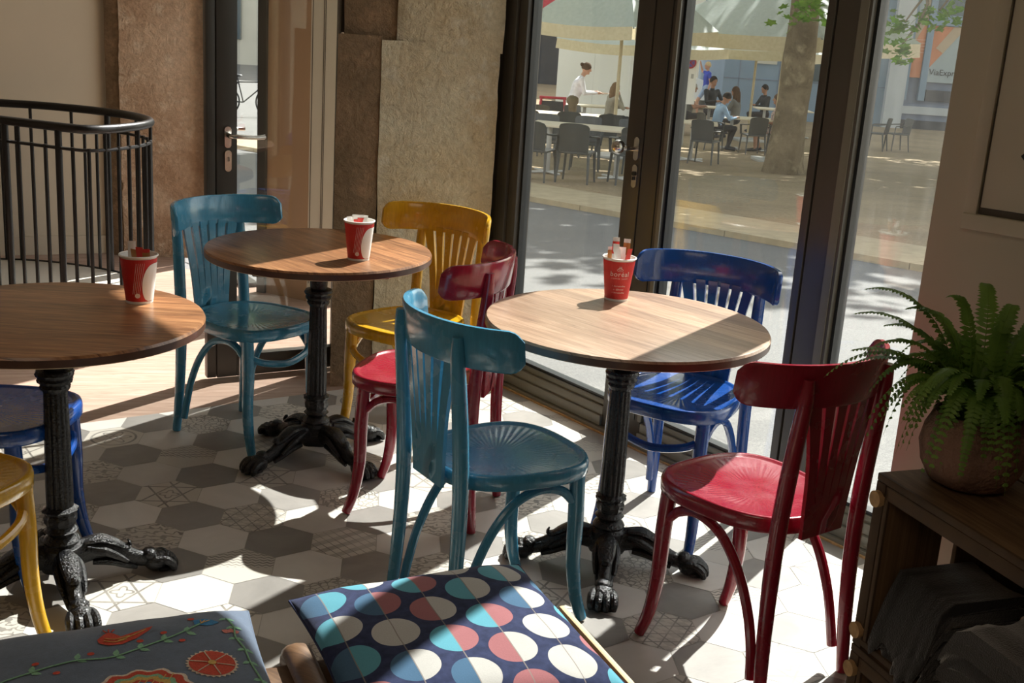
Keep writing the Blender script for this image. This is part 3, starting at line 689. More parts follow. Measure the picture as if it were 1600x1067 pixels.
# ------------------------------------------------------------------ paper cups with sugar sticks
def cup_mat():
    k = N('red ribbed paper'); v = k.coord(); s = k.sep(v)
    th_ = k.math('ARCTAN2', s[1], s[0])
    rib = k.math('SINE', k.math('MULTIPLY', th_, 90))
    n = k.noise(v, 30, 3)
    c = k.ramp(n, [(0.3, (0.50, 0.016, 0.014)), (0.7, (0.62, 0.024, 0.020))])
    k.bsdf(c, 0.5, 0, k.bump(rib, 0.35, 0.0012)); return k.m
MT['cupred'] = cup_mat()
MT['cupwhite'] = plain('white card', (0.82, 0.80, 0.76), 0.55, 0, 0.02)
MT['cupprint'] = plain('pale print', (0.80, 0.66, 0.62), 0.6, 0, 0.02)
MT['packwhite'] = plain('white sugar paper', (0.80, 0.78, 0.74), 0.6, 0, 0.04, 60)
MT['packred'] = plain('red sugar paper', (0.62, 0.03, 0.02), 0.5, 0, 0.05, 60)
MT['packbrown'] = plain('brown sugar paper', (0.42, 0.17, 0.04), 0.6, 0, 0.05, 60)
CH_ = 0.128; RB, RT = .0345, .0485
def cr(z): return RB+(RT-RB)*z/CH_
def on_cup(ang0, z0):
    def fn(v):
        z = z0+v.y; r = cr(z)+0.0012; a = ang0+v.x/r; return Vector((r*cos(a), r*sin(a), z))
    return fn
def make_cup(loc, rz, label, kind, packs):
    t = thing('paper_cup', label, 'cup', loc, rz, 'red paper cups on the tables')
    b = MB(); b.lathe([(RB-.002, .004), (RB+.0005, .006), (cr(.115), .115), (cr(.122), .122)], 48, cap=False); slv = b.build('sleeve', 'cupred', t)
    b = MB(); b.lathe([(.001, .008), (RB-.004, .008), (RB-.004, .0), (RB+.0006, .0), (RB+.0014, .007)], 48, cap=False)
    b.build('base_ring', 'cupwhite', t)
    b = MB(); b.lathe([(RB-.003, .008), (cr(.12)-.0015, .12), (RT-.001, .127)], 48, cap=False); b.build('liner', 'cupwhite', t)
    b = MB(); b.tube([((RT+.0005)*cos(2*pi*k/40), (RT+.0005)*sin(2*pi*k/40), CH_) for k in range(40)], .0026, 8, closed=True); b.build('rim', 'cupwhite', t)
    if kind == 'logo':
        tm = text_mesh('boréal', .021, on_cup(0, .078), spacing=1.1); tm.build('lettering', 'cupprint', slv, smooth=0)
        tm = text_mesh('COFFEE SHOP', .0058, on_cup(0, .069), spacing=1.5); tm.build('lettering', 'cupprint', slv, smooth=0)
        b = MB(); f = on_cup(0, .098)
        for c0, w, h in (((0, 0), .009, .0045), ((0, .003), .0055, .0032)):
            b.tube([f(Vector((c0[0]+w*cos(q*pi/8), c0[1]+h*sin(q*pi/8), 0))) for q in range(16)], .0005, 5, closed=True)
        for dx in (-.003, 0, .003): b.tube([f(Vector((dx, .006, 0))), f(Vector((dx+.001, .008, 0))), f(Vector((dx, .0105, 0)))], .0005, 5)
        b.build('emblem', 'cupprint', slv)
        for z_, txt in ((.046, 'f  /borealcoffee'), (.036, 'o  @boreal'), (.026, '◻  borealcoffee')):
            text_mesh(txt.replace('◻', 't'), .0065, on_cup(0, z_)).build('lettering', 'cupprint', slv, smooth=0)
    else:
        # white sweep, fine diagonal lines and a round seal
        b = MB(); rows = []
        for i in range(25):
            z = .008+(.110-.008)*i/24; u = (z-.059)/.051; w = math.sqrt(max(0, 1-u*u)); row = []
            a0 = 0.75-0.55*w+0.10*u; a1 = 1.55
            for k in range(13): a = a0+(a1-a0)*k/12; r = cr(z)+.0010; row.append((r*cos(a), r*sin(a), z))
            rows.append(row)
        b.sheet(rows); b.build('white_sweep', 'cupwhite', slv)
        for k in range(5):
            f = on_cup(-0.28+0.11*k, 0); f2 = on_cup(-0.28+0.11*k, 0)
            b = MB(); b.tube([f(Vector((-.006+j/8*.013, .028+.085*j/8, 0))) for j in range(9)], .00045, 5); b.build('printed_line', 'cupprint', slv)
        b = MB(); f = on_cup(-0.12, .024); b.tube([f(Vector((.0058*cos(q*pi/10), .0058*sin(q*pi/10), 0))) for q in range(20)], .0009, 6, closed=True)
        n_ = 24; b.add([f(Vector((.0066*cos(2*pi*q/n_), .0066*sin(2*pi*q/n_), 0))) for q in range(n_)], [tuple(range(n_))]); b.build('seal', 'cupprint', slv)
    return t
def packet(loc, tilt, spin, col, band, h, label, w=.020, flat=.0024, grp='sugar sticks standing in the paper cups'):
    t = thing('sugar_packet', label, 'sugar packet', loc, 0, grp)
    Mx = Matrix.Rotation(spin, 3, 'Z') @ Matrix.Rotation(tilt, 3, 'X')
    t.rotation_euler = Mx.to_euler()
    rows = []
    for z, f_ in ((0, .25), (.006, .35), (.014, 1), (h/2, 1.25), (h-.014, 1), (h-.006, .35), (h, .2)):
        rows.append([(-w/2, 0, z), (-w/4, -flat*f_, z), (w/4, -flat*f_, z), (w/2, 0, z), (w/4, flat*f_, z), (-w/4, flat*f_, z)])
    b = MB(); b.sheet(rows, closed=True); pk = b.build('sleeve', col, t, smooth=60)
    if band:
        rows = []
        for z in (h*.72, h*.93): rows.append([(-w/2-.0003, 0, z), (-w/4, -flat*1.15-.0006, z), (w/4, -flat*1.15-.0006, z), (w/2+.0003, 0, z), (w/4, flat*1.15+.0006, z), (-w/4, flat*1.15+.0006, z)])
        MB().sheet(rows, closed=True).build('printed_band', band, pk, smooth=60)
    return t
TOP = .7498
def fill_cup(cx_, cy_, specs):
    for (dx, dy, tilt, spin, col, band, h, lab) in specs:
        packet((cx_+dx, cy_+dy, TOP+.012), tilt, spin, col, band, h, lab)
c3 = (0.303, 3.452); c2 = (-0.520, 3.783); c1 = (-1.002, 3.052)
camang = lambda x, y: math.atan2(-y, -x)
make_cup((c3[0], c3[1], TOP), camang(*c3)+.12, 'red ribbed paper cup with printed lettering on the sunlit table by the window', 'logo', None)
make_cup((c2[0], c2[1], TOP), camang(*c2)+.0, 'red paper cup with a white sweep on the middle table, sugar barely above its rim', 'sweep', None)
make_cup((c1[0], c1[1], TOP), camang(*c1)+.0, 'red paper cup with a white sweep on the left table, dark red sticks inside', 'sweep', None)
W_, RD, BR = 'packwhite', 'packred', 'packbrown'
fill_cup(c3[0], c3[1], [
 (-.013, -.008, R(-4), R(5), W_, RD, 0.175, 'tall sugar stick with a red end, leftmost standing high in the window table cup'),
 (.016, .000, R(-8), R(-12), W_, BR, 0.170, 'tall white sugar stick with a small mark, standing right in the window table cup'),
 (-.004, .012, R(8), R(-25), W_, None, 0.158, 'white sugar stick leaning behind the red ended stick in the window table cup'),
 (.006, -.006, R(12), R(40), RD, None, 0.152, 'red sugar stick leaning in the middle of the window table cup'),
 (-.022, -.002, R(-6), R(20), W_, BR, 0.145, 'short white sugar stick with brown band, left rim of the window table cup'),
 (.004, -.017, R(-10), R(-8), W_, None, 0.148, 'white sugar stick at the front of the window table cup'),
 (.022, -.008, R(-12), R(30), W_, RD, 0.146, 'white sugar stick with red edge at the right rim of the window table cup'),
 (.012, .014, R(10), R(-50), W_, None, 0.150, 'white sugar stick at the back right of the window table cup')])
fill_cup(c2[0], c2[1], [
 (-.015, .002, R(-4), R(0), W_, None, 0.133, 'white sugar stick at the left of the middle table cup'),
 (.001, .010, R(6), R(15), W_, RD, 0.136, 'pink topped sugar stick at the back of the middle table cup'),
 (.015, .003, R(-4), R(-10), W_, None, 0.133, 'white sugar stick at the right of the middle table cup'),
 (-.006, -.012, R(-6), R(10), W_, RD, 0.129, 'sugar stick with an orange red top at the front of the middle table cup'),
 (.010, -.014, R(-7), R(-25), W_, None, 0.130, 'white sugar stick lying low at the front right of the middle table cup'),
 (-.020, -.010, R(-9), R(45), W_, None, 0.128, 'white sugar stick by the left rim of the middle table cup')])
fill_cup(c1[0], c1[1], [
 (-.020, .006, R(-5), R(15), W_, None, .148, 'lone white sugar stick leaning left in the left table cup'),
 (.006, .000, R(4), R(-5), RD, None, .138, 'broad dark red sugar stick, tallest red one in the left table cup'),
 (.016, .006, R(6), R(25), RD, BR, .134, 'dark red sugar stick with a brown end at the right in the left table cup'),
 (-.003, .010, R(8), R(-30), BR, None, .132, 'brown sugar stick in the middle of the left table cup'),
 (-.014, -.008, R(-8), R(-12), RD, W_, .124, 'red sugar stick with a white end at the left rim of the left table cup')])

# ------------------------------------------------------------------ wooden bench with two cushions
E1 = Vector((0.915, 0.403)); E2 = Vector((0.403, -0.915)); EA = math.atan2(E1.y, E1.x)
bench = thing('wooden_bench', 'dark wooden bench with rounded cross arms under the two cushions', 'bench', (-0.30, 1.70, 0), EA)
def bb(name, c, size, mat='benchwood', bev=.006): return MB().box(c, size, 0, 0, bev).build(name, mat, bench)
for y in (-.245, -.15, -.055, .04, .12): bb('seat_slat', (-.04, y, .408), (1.18, .085, .022))
bb('front_rail', (-.04, -.305, .382), (1.18, .03, .075)); bb('back_rail', (-.04, .165, .372), (1.18, .03, .075))
for sx in (-.62, .52):
    for sy in (-.28, .14): bb('leg', (sx, sy, .18), (.05, .05, .36))
bb('end_board', (.555, -.05, .425), (.012, .48, .03), 'palewood', .003)
for ax in (-.64, .028):
    MB().tube([(ax, .19, .375), (ax, .205, .40), (ax, .185, .425), (ax, .12, .432), (ax, -.30, .430)], [.020, .022, .023, .023, .022], 12, smooth=4, flat=(1.15, .8)).build('arm', 'benchwood', bench)

def geo_cloth():
    k = N('navy cloth with split discs'); v = uvv(k); s = k.sep(v)
    U = k.math('DIVIDE', s[0], 0.0885); ci = k.math('FLOOR', U); uu = k.math('SUBTRACT', k.math('FRACT', U), 0.5)
    odd = k.math('MODULO', k.math('ABSOLUTE', ci), 2)
    V = k.math('ADD', k.math('DIVIDE', s[1], 0.112), k.math('MULTIPLY', odd, 0.5))
    cj = k.math('FLOOR', V); vv = k.math('SUBTRACT', k.math('FRACT', V), 0.5)
    dx = k.math('MULTIPLY', uu, 0.0885); dy = k.math('MULTIPLY', vv, 0.112)
    r = k.math('SQRT', k.math('ADD', k.math('POWER', dx, 2), k.math('POWER', k.math('MULTIPLY', dy, 0.93), 2)))
    disc = k.math('LESS_THAN', r, 0.0425)
    side = k.math('GREATER_THAN', dx, 0.0)
    def hsh(a, off):
        wn_ = k.n('ShaderNodeTexWhiteNoise', noise_dimensions='2D'); cmb = k.n('ShaderNodeCombineXYZ')
        k.set(cmb.inputs[0], k.math('ADD', ci, off)); k.set(cmb.inputs[1], cj); k.set(wn_.inputs['Vector'], cmb.outputs[0]); return wn_.outputs[0]
    PALE, PINK, TEAL, SLATE = (0.44, 0.43, 0.41), (0.30, 0.115, 0.125), (0.09, 0.30, 0.38), (0.050, 0.115, 0.20)
    cr_ = k.ramp(hsh(0, 3.5), [(0, PALE), (0.36, PINK), (0.68, PALE), (0.86, TEAL)], 'CONSTANT')
    cl_ = k.ramp(hsh(0, 17.5), [(0, TEAL), (0.34, SLATE), (0.62, PALE), (0.74, PINK), (0.88, TEAL)], 'CONSTANT')
    c = k.mix(side, cl_, cr_)
    base = k.ramp(k.noise(k.coord(), 60, 4), [(0.3, (0.012, 0.018, 0.055)), (0.7, (0.026, 0.036, 0.095))])
    c = k.mix(disc, base, c)
    line = k.math('LESS_THAN', k.math('ABSOLUTE', dx), 0.0011)
    c = k.mix(k.math('MULTIPLY', line, 0.8), c, (0.22, 0.19, 0.17))
    w = k.noise(k.coord(scale=(1, 1, 1)), 420, 2, 0.8)
    c = k.mix(0.35, c, k.ramp(w, [(0.2, (0.5,)*3), (0.8, (1,)*3)]), 'MULTIPLY')
    k.bsdf(c, 0.9, 0, k.bump(w, 0.25, 0.001), spec=0.15, sheen=0.08); return k.m
MT['geo'] = geo_cloth()
MT['embcloth'] = plain('slate blue cotton', (0.086, 0.117, 0.172), 0.92, 0, 0.10, 90, 0.15, spec=0.2, sheen=0.3)
def cush_h(u, v, T, n=3.2):   # u, v in -1..1
    e = max(0, (1-abs(u)**n))*max(0, (1-abs(v)**n)); return T*e**0.42
def cushion(name, label, cen, size, T, zc, mat, drop=0.0, wr=0.004, tilt=None):
    from mathutils import noise as nz
    o = thing(name, label, 'cushion', (cen[0], cen[1], zc), EA)
    n = 44; b = MB(); me_uv = []
    def P(u, v, sgn):
        h = cush_h(u, v, T); pin = 1-0.05*(1-abs(u)**2)*abs(v)**3-0.05*(1-abs(v)**2)*abs(u)**3
        x = u*size/2*(1-0.045*(1-v*v)); y = -v*size/2*(1-0.045*(1-u*u))
        w = nz.noise(Vector((x*9, y*9, sgn*3+zc*7)))*wr+nz.noise(Vector((x*24, y*24, sgn)))*wr*.4
        return Vector((x, y, sgn*h*(1 if sgn > 0 else .95)+w*min(1, h/T*1.5)-drop*max(0, abs(u)-.6)*abs(v)))
    for sgn in (1, -1):
        rows = [[P(sin(pi/2*(-1+2*j/n)), sin(pi/2*(-1+2*i/n)), sgn) for j in range(n+1)] for i in range(n+1)]
        b.sheet(rows)
    m_ = b.build('cover', mat, o, smooth=60)
    uvl = m_.data.uv_layers.new(name='UVMap')
    for lp_ in m_.data.loops:
        c = m_.data.vertices[lp_.vertex_index].co; uvl.data[lp_.index].uv = (c.x+.5, .5-c.y)
    MB().tube([P(sin(pi/2*(-1+2*t/30)), -1, 1) for t in range(31)]+[P(1, sin(pi/2*(-1+2*t/30)), 1) for t in range(1, 31)]+[P(-sin(pi/2*(-1+2*t/30)), 1, 1) for t in range(1, 31)]+[P(-1, -sin(pi/2*(-1+2*t/30)), 1) for t in range(1, 30)], .0028, 6, closed=True).build('seam', mat, o)
    return o, P
c1o, P1 = cushion('patterned_cushion', 'navy cushion with split discs in teal, pink and pale grey', (-0.078, 1.905), .475, .036, .462, 'geo', 0.02)
c1o.rotation_euler = (R(0), R(-1.5), EA)
c2o, P2 = cushion('embroidered_cushion', 'slate blue cushion embroidered with a red bird and flowers', (-0.585, 1.640), .50, .052, .452, 'embcloth', 0.0)
def emb_mat(n_, c): 
    MT[n_] = plain(n_, c, 0.85, 0, 0.2, 300, 0.3, spec=0.2)
for n_, c in (('thread red', (0.50, 0.075, 0.045)), ('thread cream', (0.62, 0.52, 0.42)), ('thread green', (0.22, 0.42, 0.27)), ('thread blue', (0.05, 0.20, 0.40)), ('thread gold', (0.58, 0.38, 0.12)), ('thread pink', (0.55, 0.20, 0.17))): emb_mat(n_, c)
def on2(x, y):    # local coordinates on the cushion (x along its width, y toward the viewer) -> a point just over the cloth
    u = x/(.25*.97); v = y/(.25*.97)
    u = max(-.99, min(.99, u)); v = max(-.99, min(.99, v))
    p = P2(u, v, 1); return Vector((p.x, p.y, p.z+.0012))
c2cover = kids(c2o)[0]
def patch(name, pts, mat, lift=0.0):
    c = sum((Vector(p) for p in pts), Vector((0, 0)))/len(pts); b = MB(); rings = 5; rows = []
    for i in range(rings+1):
        t = 1-i/rings*0.98; rows.append([on2(*(c+(Vector(p)-c)*t))+Vector((0, 0, lift)) for p in pts])
    b.sheet(rows, closed=True); b.add(rows[-1], [tuple(range(len(pts)))]); return b.build(name, mat, c2cover, smooth=60)
def stitch(name, pts, w, mat, lift=0.0006):
    P_ = cat([Vector((x, y, 0)) for x, y in pts], max(4, len(pts)*5)); return MB().tube([on2(q.x, q.y)+Vector((0, 0, lift)) for q in P_], w, 6, flat=(1, .5)).build(name, mat, c2cover)
def leafp(name, x, y, a, L, w, mat): patch(name, [(x+cos(a)*L*t-sin(a)*w*s_, y+sin(a)*L*t+cos(a)*w*s_) for t, s_ in ((0, 0), (.3, .5), (.6, .45), (1, 0), (.6, -.45), (.3, -.5))], mat)
# round zinnia
fx, fy, fr_ = .150, -.012, .041
patch('embroidered_flower', [(fx+cos(2*pi*k/56)*fr_*(1.07 if k % 2 else .95), fy+sin(2*pi*k/56)*fr_*(1.07 if k % 2 else .95)) for k in range(56)], 'thread cream')
patch('embroidered_flower', [(fx+cos(2*pi*k/40)*fr_*.92, fy+sin(2*pi*k/40)*fr_*.92) for k in range(40)], 'thread red', .0007)
for k in range(6): a = 2*pi*k/6+.3; stitch('embroidered_vein', [(fx+cos(a)*.008, fy+sin(a)*.008), (fx+cos(a)*fr_*.9, fy+sin(a)*fr_*.9)], .0011, 'thread cream', .0016)
patch('embroidered_flower', [(fx+cos(2*pi*k/16)*.007, fy+sin(2*pi*k/16)*.007) for k in range(16)], 'thread gold', .002)
# bird
patch('embroidered_bird', [(-.012, -.150), (-.002, -.160), (.006, -.152), (.008, -.140), (.022, -.134), (.045, -.146), (.070, -.160), (.064, -.146), (.040, -.122), (.016, -.108), (-.006, -.108), (-.020, -.120), (-.022, -.134)], 'thread red')
for q in ([(-.012, -.125), (.004, -.116), (.024, -.122)], [(-.010, -.134), (.006, -.126), (.03, -.132)], [(.01, -.119), (.035, -.132), (.058, -.149)]): stitch('embroidered_feather', q, .0011, 'thread gold', .0012)
for q in ([(-.006, -.158), (-.010, -.170)], [(-.002, -.160), (-.001, -.172)], [(.003, -.159), (.008, -.169)]): stitch('embroidered_crest', q, .0014, 'thread red')
# vines with leaves, berries and a blue bloom
v1 = [(-.21, -.035), (-.14, -.058), (-.07, -.072), (-.01, -.070), (.03, -.082), (.07, -.100), (.11, -.118), (.148, -.148)]
stitch('embroidered_vine', v1, .0018, 'thread green')
for i, (x, y) in enumerate(v1[:-1]):
    for sgn in (-1, 1): leafp('embroidered_leaf', x+.012, y-.004, -0.35+sgn*1.0, .020, .010, 'thread green')
for x, y in ((.045, -.112), (.085, -.128), (.112, -.095), (-.035, -.09), (-.09, -.045), (-.12, -.085), (.135, -.172)): patch('embroidered_berry', [(x+cos(2*pi*k/10)*.006, y+sin(2*pi*k/10)*.005) for k in range(10)], 'thread red')
patch('embroidered_bloom', [(.158+cos(2*pi*k/24)*.021*(1+.12*cos(5*2*pi*k/24)), -.156+sin(2*pi*k/24)*.014) for k in range(24)], 'thread blue')
for dx in (-.008, 0, .008): stitch('embroidered_stamen', [(.150, -.148), (.158+dx, -.162)], .001, 'thread gold', .0014)
v2 = [(.196, -.175), (.205, -.14), (.203, -.10), (.212, -.06), (.214, -.02), (.222, .03), (.224, .07)]
stitch('embroidered_vine', v2, .0016, 'thread green')
for i, (x, y) in enumerate(v2):
    for sgn in (-1, 1): leafp('embroidered_leaf', x, y, pi/2+sgn*1.0, .017, .008, 'thread green')
leafp('embroidered_bloom', .196, -.118, -2.6, .016, .014, 'thread pink'); leafp('embroidered_bloom', .200, -.118, -.4, .014, .012, 'thread pink'); leafp('embroidered_bloom', .198, -.118, -1.5, .014, .012, 'thread pink')
# scalloped fan, only its top in view
for ring, (rad_, mat_) in enumerate(((.070, 'thread cream'), (.064, 'thread red'), (.052, 'thread green'), (.044, 'thread gold'), (.034, 'thread red'), (.026, 'thread blue'))):
    patch('embroidered_fan', [(.030+cos(pi+pi*k/30)*rad_*(1.15+.05*cos(k*pi/2.5)), .055+sin(pi+pi*k/30)*rad_*(1.0+.07*cos(k*pi/2.5))) for k in range(31)], mat_, .0005*ring)
for k in range(-3, 4): stitch('embroidered_net', [(.03+k*.012, .05), (.03+k*.012+.018, .018)], .0008, 'thread gold', .004)

# ------------------------------------------------------------------ crates, blankets, potted fern
KO = Vector((0.728, 2.157)); KF = Vector((0.342, -0.940)); KB = Vector((0.940, 0.342)); KA = math.atan2(KF.y, KF.x)
def make_crate(label, z0, h, L=.56, dp=.40):
    t = thing('wooden_crate', label, 'crate', (KO.x, KO.y, z0), KA, None)
    # local x runs along the open front, local y toward the wall
    def bx(name, x0, x1, y0, y1, za, zb, mat='crate', bev=.003): return MB().box(((x0+x1)/2, (y0+y1)/2, (za+zb)/2), (x1-x0, y1-y0, zb-za), 0, 0, bev).build(name, mat, t)
    for x0 in (0, L-.028):
        bx('corner_post', x0, x0+.028, 0.0, .045, 0, h-.016); bx('corner_post', x0, x0+.028, dp-.045, dp, 0, h-.016)
        bx('end_panel', x0+.030 if x0 == 0 else x0-.014, x0+.042 if x0 == 0 else x0-.002, .0, dp*.36, .02, h-.016); 
        bx('end_panel', x0+.030 if x0 == 0 else x0-.014, x0+.042 if x0 == 0 else x0-.002, dp*.46, dp-.02, .02, h-.016)
    for k in range(3): bx('top_slat', 0, L, .0+k*dp/3, (k+1)*dp/3-.008, h-.016, h)
    for k in range(3): bx('bottom_slat', 0.02, L-.02, .0+k*dp/3, (k+1)*dp/3-.008, 0.006, .02)
    for k in range(2): bx('back_slat', 0.0, L, dp, dp+.01, .03+k*.17, .03+k*.17+.13)
    bx('front_rail', 0.03, L-.03, 0.0, .014, h-.045, h-.016)
    for zz in (.035, h-.05): MB().tube([(.014, -.010, zz), (.014, .004, zz)], .0165, 20).build('peg', 'endgrain', t)
    return t
make_crate('dark wooden crate with pale round pegs, upper one of the stack, holding blankets', .3705, .369)
make_crate('dark wooden crate under the other crate, only its top corner in view', 0.0, .369)
def blanket(label, base, L, wd, layers, ang, seed, th_=.028, ruffle=.02):
    from mathutils import noise as nz
    t = thing('folded_blanket', label, 'blanket', base, ang)
    for q in range(layers):
        zc = th_*(q+.5); n = 40; rows = []; hh = th_*.46
        m_ = 18
        for i in range(n+1):
            y = -wd/2+wd*i/n; row = []
            edge = nz.noise(Vector((y*16, q*3.1+seed, 0)))*ruffle+nz.noise(Vector((y*45, q*2+seed, 4)))*ruffle*.5
            for j in range(m_):
                a = 2*pi*j/m_; cx_ = cos(a); sz = sin(a)
                x = (L/2)*(abs(cx_)**.35)*(1 if cx_ > 0 else -1); x += edge*(1 if cx_ < 0 else 0)
                w = nz.noise(Vector((x*14, y*14, q+seed)))*.008
                sag = -(0.02+.02*q)*max(0, -x/(L/2)-.72)*3
                row.append((x, y, zc+hh*sz*(abs(sz)**-.35 if abs(sz) > .05 else 1)+w+sag))
            rows.append(row)
        b = MB(); b.sheet(rows, closed=True); b.add(rows[0], [tuple(range(m_))]); b.add(rows[-1], [tuple(range(m_))[::-1]]); b.build('fold', 'blanket' if q % 2 else 'blanket2', t, smooth=80)
    return t
MT['blanket'] = plain('charcoal wool', (0.013, 0.013, 0.014), 0.95, 0, 0.25, 50, 0.3, spec=0.15, sheen=0.7)
MT['blanket2'] = plain('grey black wool', (0.022, 0.021, 0.023), 0.95, 0, 0.25, 50, 0.3, spec=0.15, sheen=0.7)
bl = lambda x, y, z: (KO.x+KF.x*x+KB.x*y, KO.y+KF.y*x+KB.y*y, z)
blanket('charcoal folded blanket in the upper crate, the front pile on the right', bl(.36, .17, .396), .30, .28, 5, KA, 3, .030, .012)
blanket('crumpled grey blanket spilling at the left front of the upper crate', bl(.125, .12, .396), .22, .15, 6, KA+R(90), 8, .026, .035)
blanket('dark throw in the lower crate under the spilling blanket', bl(.28, .16, .03), .36, .40, 8, KA+R(90), 15, .030, .03)

pot = thing('potted_fern', 'bushy green fern in a rough brown clay pot on the crate', 'plant', (0.890, 2.125, .740))
from mathutils import noise as nz
b = MB(); prof = [(.001, .0), (.055, .0), (.075, .010), (.092, .040), (.099, .075), (.095, .108), (.084, .130), (.080, .142), (.074, .143), (.072, .128), (.070, .115), (.001, .112)]
b.lathe(prof, 56, cap=False); b.v = [tuple(Vector(v)*(1+.020*nz.fractal(Vector(v)*22, 1, 2, 3)*(1 if v[2] > .005 else 0))) for v in b.v]
MT['clay'] = plain('rough brown clay', (0.26, 0.155, 0.115), 0.92, 0, 0.30, 22, 0.8, spec=0.15)
potm = b.build('pot', 'clay', pot, smooth=60)
MT['soil'] = plain('dark soil', (0.03, 0.02, 0.012), 0.95, 0, 0.4, 60, 0.6)
MB().lathe([(.001, .122), (.05, .125), (.071, .120), (.071, .114), (.001, .112)], 32, cap=False).build('soil', 'soil', pot)
def leafmat(name, a, b_):
    k = N(name); oi = k.noise(k.coord(), 14, 2)
    c = k.ramp(oi, [(0.3, a), (0.7, b_)])
    d = k.n('ShaderNodeBsdfPrincipled'); k.set(d.inputs['Base Color'], c); d.inputs['Roughness'].default_value = .5
    tr = k.n('ShaderNodeBsdfTranslucent'); k.set(tr.inputs[0], c); mx = k.n('ShaderNodeMixShader'); mx.inputs[0].default_value = .35
    k.t.links.new(d.outputs[0], mx.inputs[1]); k.t.links.new(tr.outputs[0], mx.inputs[2]); k.t.links.new(mx.outputs[0], k.out.inputs[0]); return k.m
MT['fern'] = leafmat('fern leaf', (0.10, 0.22, 0.030), (0.22, 0.38, 0.07))
MT['leaf'] = leafmat('plane tree leaf', (0.09, 0.22, 0.02), (0.22, 0.40, 0.05))
def frond(p0, p1, p2, p3, wmax=.028):
    P_ = [Vector(p) for p in (p0, p1, p2, p3)]; n = 34; b = MB(); pts = []
    for i in range(n+1):
        t = i/n; pts.append(P_[0]*(1-t)**3+P_[1]*3*t*(1-t)**2+P_[2]*3*t*t*(1-t)+P_[3]*t**3)
    b.tube(pts, [.0013*(1-i/n*.8) for i in range(n+1)], 5)
    for i in range(4, n):
        t = i/n; T_ = (pts[i+1]-pts[i-1]).normalized(); sd_ = T_.cross(Vector((0, 0, 1)))
        sd_ = sd_.normalized() if sd_.length > .1 else Vector((1, 0, 0)); up = sd_.cross(T_)
        L_ = wmax*(min(1, t*4))*(1-t)**.55*(.9+.2*random.random())+.002; w = .0072*(1-.4*t)
        for s_ in (-1, 1):
            d = (sd_*s_+T_*.28-up*.22+Vector((random.uniform(-.1, .1),)*3)).normalized(); q = pts[i]
            b.add([q-T_*w*.5, q+T_*w*.6, q+d*L_*.55+T_*w*.95+up*.001, q+d*L_, q+d*L_*.5-T_*w*.7+up*.001], [(0, 1, 2, 3, 4)])
    return b.build('frond', 'fern', pot, smooth=0)
# tips measured from the middle of the pot
tips = [(-.285, .06, .175), (-.235, .07, .20), (-.22, .10, .345), (-.17, .02, .22), (-.06, .10, .34), (.07, .09, .33), (.13, .05, .32), (-.135, .03, .04), (-.12, .05, .10), (.09, -.09, .00), (.045, -.10, .05), (-.02, -.10, .08),
        (.16, .0, .26), (.20, .04, .18), (-.20, .05, .15), (-.18, .08, .28), (-.15, .06, .32), (-.21, .00, .11), (-.11, -.05, .02), (-.24, .08, .30), (.03, .02, .31), (.11, .03, .30), (.02, .14, .36), (-.10, .14, .30), (.0, -.12, .18), (.12, -.10, .12), (-.16, -.03, .15), (.10, .14, .25), (-.25, .03, .24)]
rf = random.Random(5)
for k in range(105):
    a = rf.uniform(0, 2*pi); r_ = rf.uniform(.09, .23); tips.append((cos(a)*r_, sin(a)*r_*.8, rf.uniform(.04, .26)))
for (x, y, z) in tips:
    a = math.atan2(y, x); hr = math.hypot(x, y); top = max(z, .20)+rf.uniform(.02, .07) if z < .24 else z+.01
    frond((cos(a)*.03, sin(a)*.03, .118), (x*.30, y*.30, top*.95), (x*.72, y*.72, top+.02), (x, y, z), .029 if hr > .1 else .024)

# ================================================================== the street and the square outside
def zg(y):
    if y < 3.44: return -.05
    return -.12-.045*(y-5) if y < 27 else -1.11-.011*(y-27)
def ground(name, poly, mat, lift=0.0, thick=0.0):
    b = MB()
    for lo, hi in ((-50, 3.44), (3.44, 27), (27, 400)):
        g = [Vector(p) for p in poly]
        g = clip(g, Vector((0, lo)), Vector((0, -1)));
        if len(g) > 2: g = clip(g, Vector((0, hi)), Vector((0, 1)))
        if len(g) > 2: b.add([(q.x, q.y, (zg(min(max(q.y, lo+1e-6), hi-1e-6)))+lift) for q in g], [tuple(range(len(g)))])
    return struct(name, b, mat, 0)
K0 = Vector((-0.03, 13.70)); KD = Vector((0.6833, -0.7301)); KN = Vector((0.7301, 0.6833))
def asphalt():
    k = N('asphalt'); v = k.coord(); n = k.noise(v, 90, 4, 0.7); n2 = k.noise(v, 0.8, 4)
    c = k.ramp(n, [(0.3, (0.10, 0.10, 0.098)), (0.7, (0.21, 0.205, 0.195))]); c = k.mix(0.6, c, k.ramp(n2, [(0.3, (0.8,)*3), (0.7, (1.05,)*3)]), 'MULTIPLY')
    k.bsdf(c, 0.85, 0, k.bump(n, 0.4, 0.01)); return k.m
def gravel():
    k = N('beige gravel'); v = k.coord(); n = k.noise(v, 22, 5, 0.7); n2 = k.noise(v, 0.9, 5, 0.6)
    c = k.ramp(n, [(0.3, (0.235, 0.172, 0.095)), (0.7, (0.38, 0.285, 0.17))]); c = k.mix(0.8, c, k.ramp(n2, [(0.3, (0.72,)*3), (0.7, (1.1,)*3)]), 'MULTIPLY')
    lf = k.math('LESS_THAN', k.vor(k.coord(scale=(1, 1, 1)), 2.6, 'F1'), 0.085)
    c = k.mix(k.math('MULTIPLY', lf, 0.7), c, (0.22, 0.085, 0.03))
    k.bsdf(c, 0.95, 0, k.bump(n, 0.5, 0.02)); return k.m
MT['asphalt'] = asphalt(); MT['gravel'] = gravel()
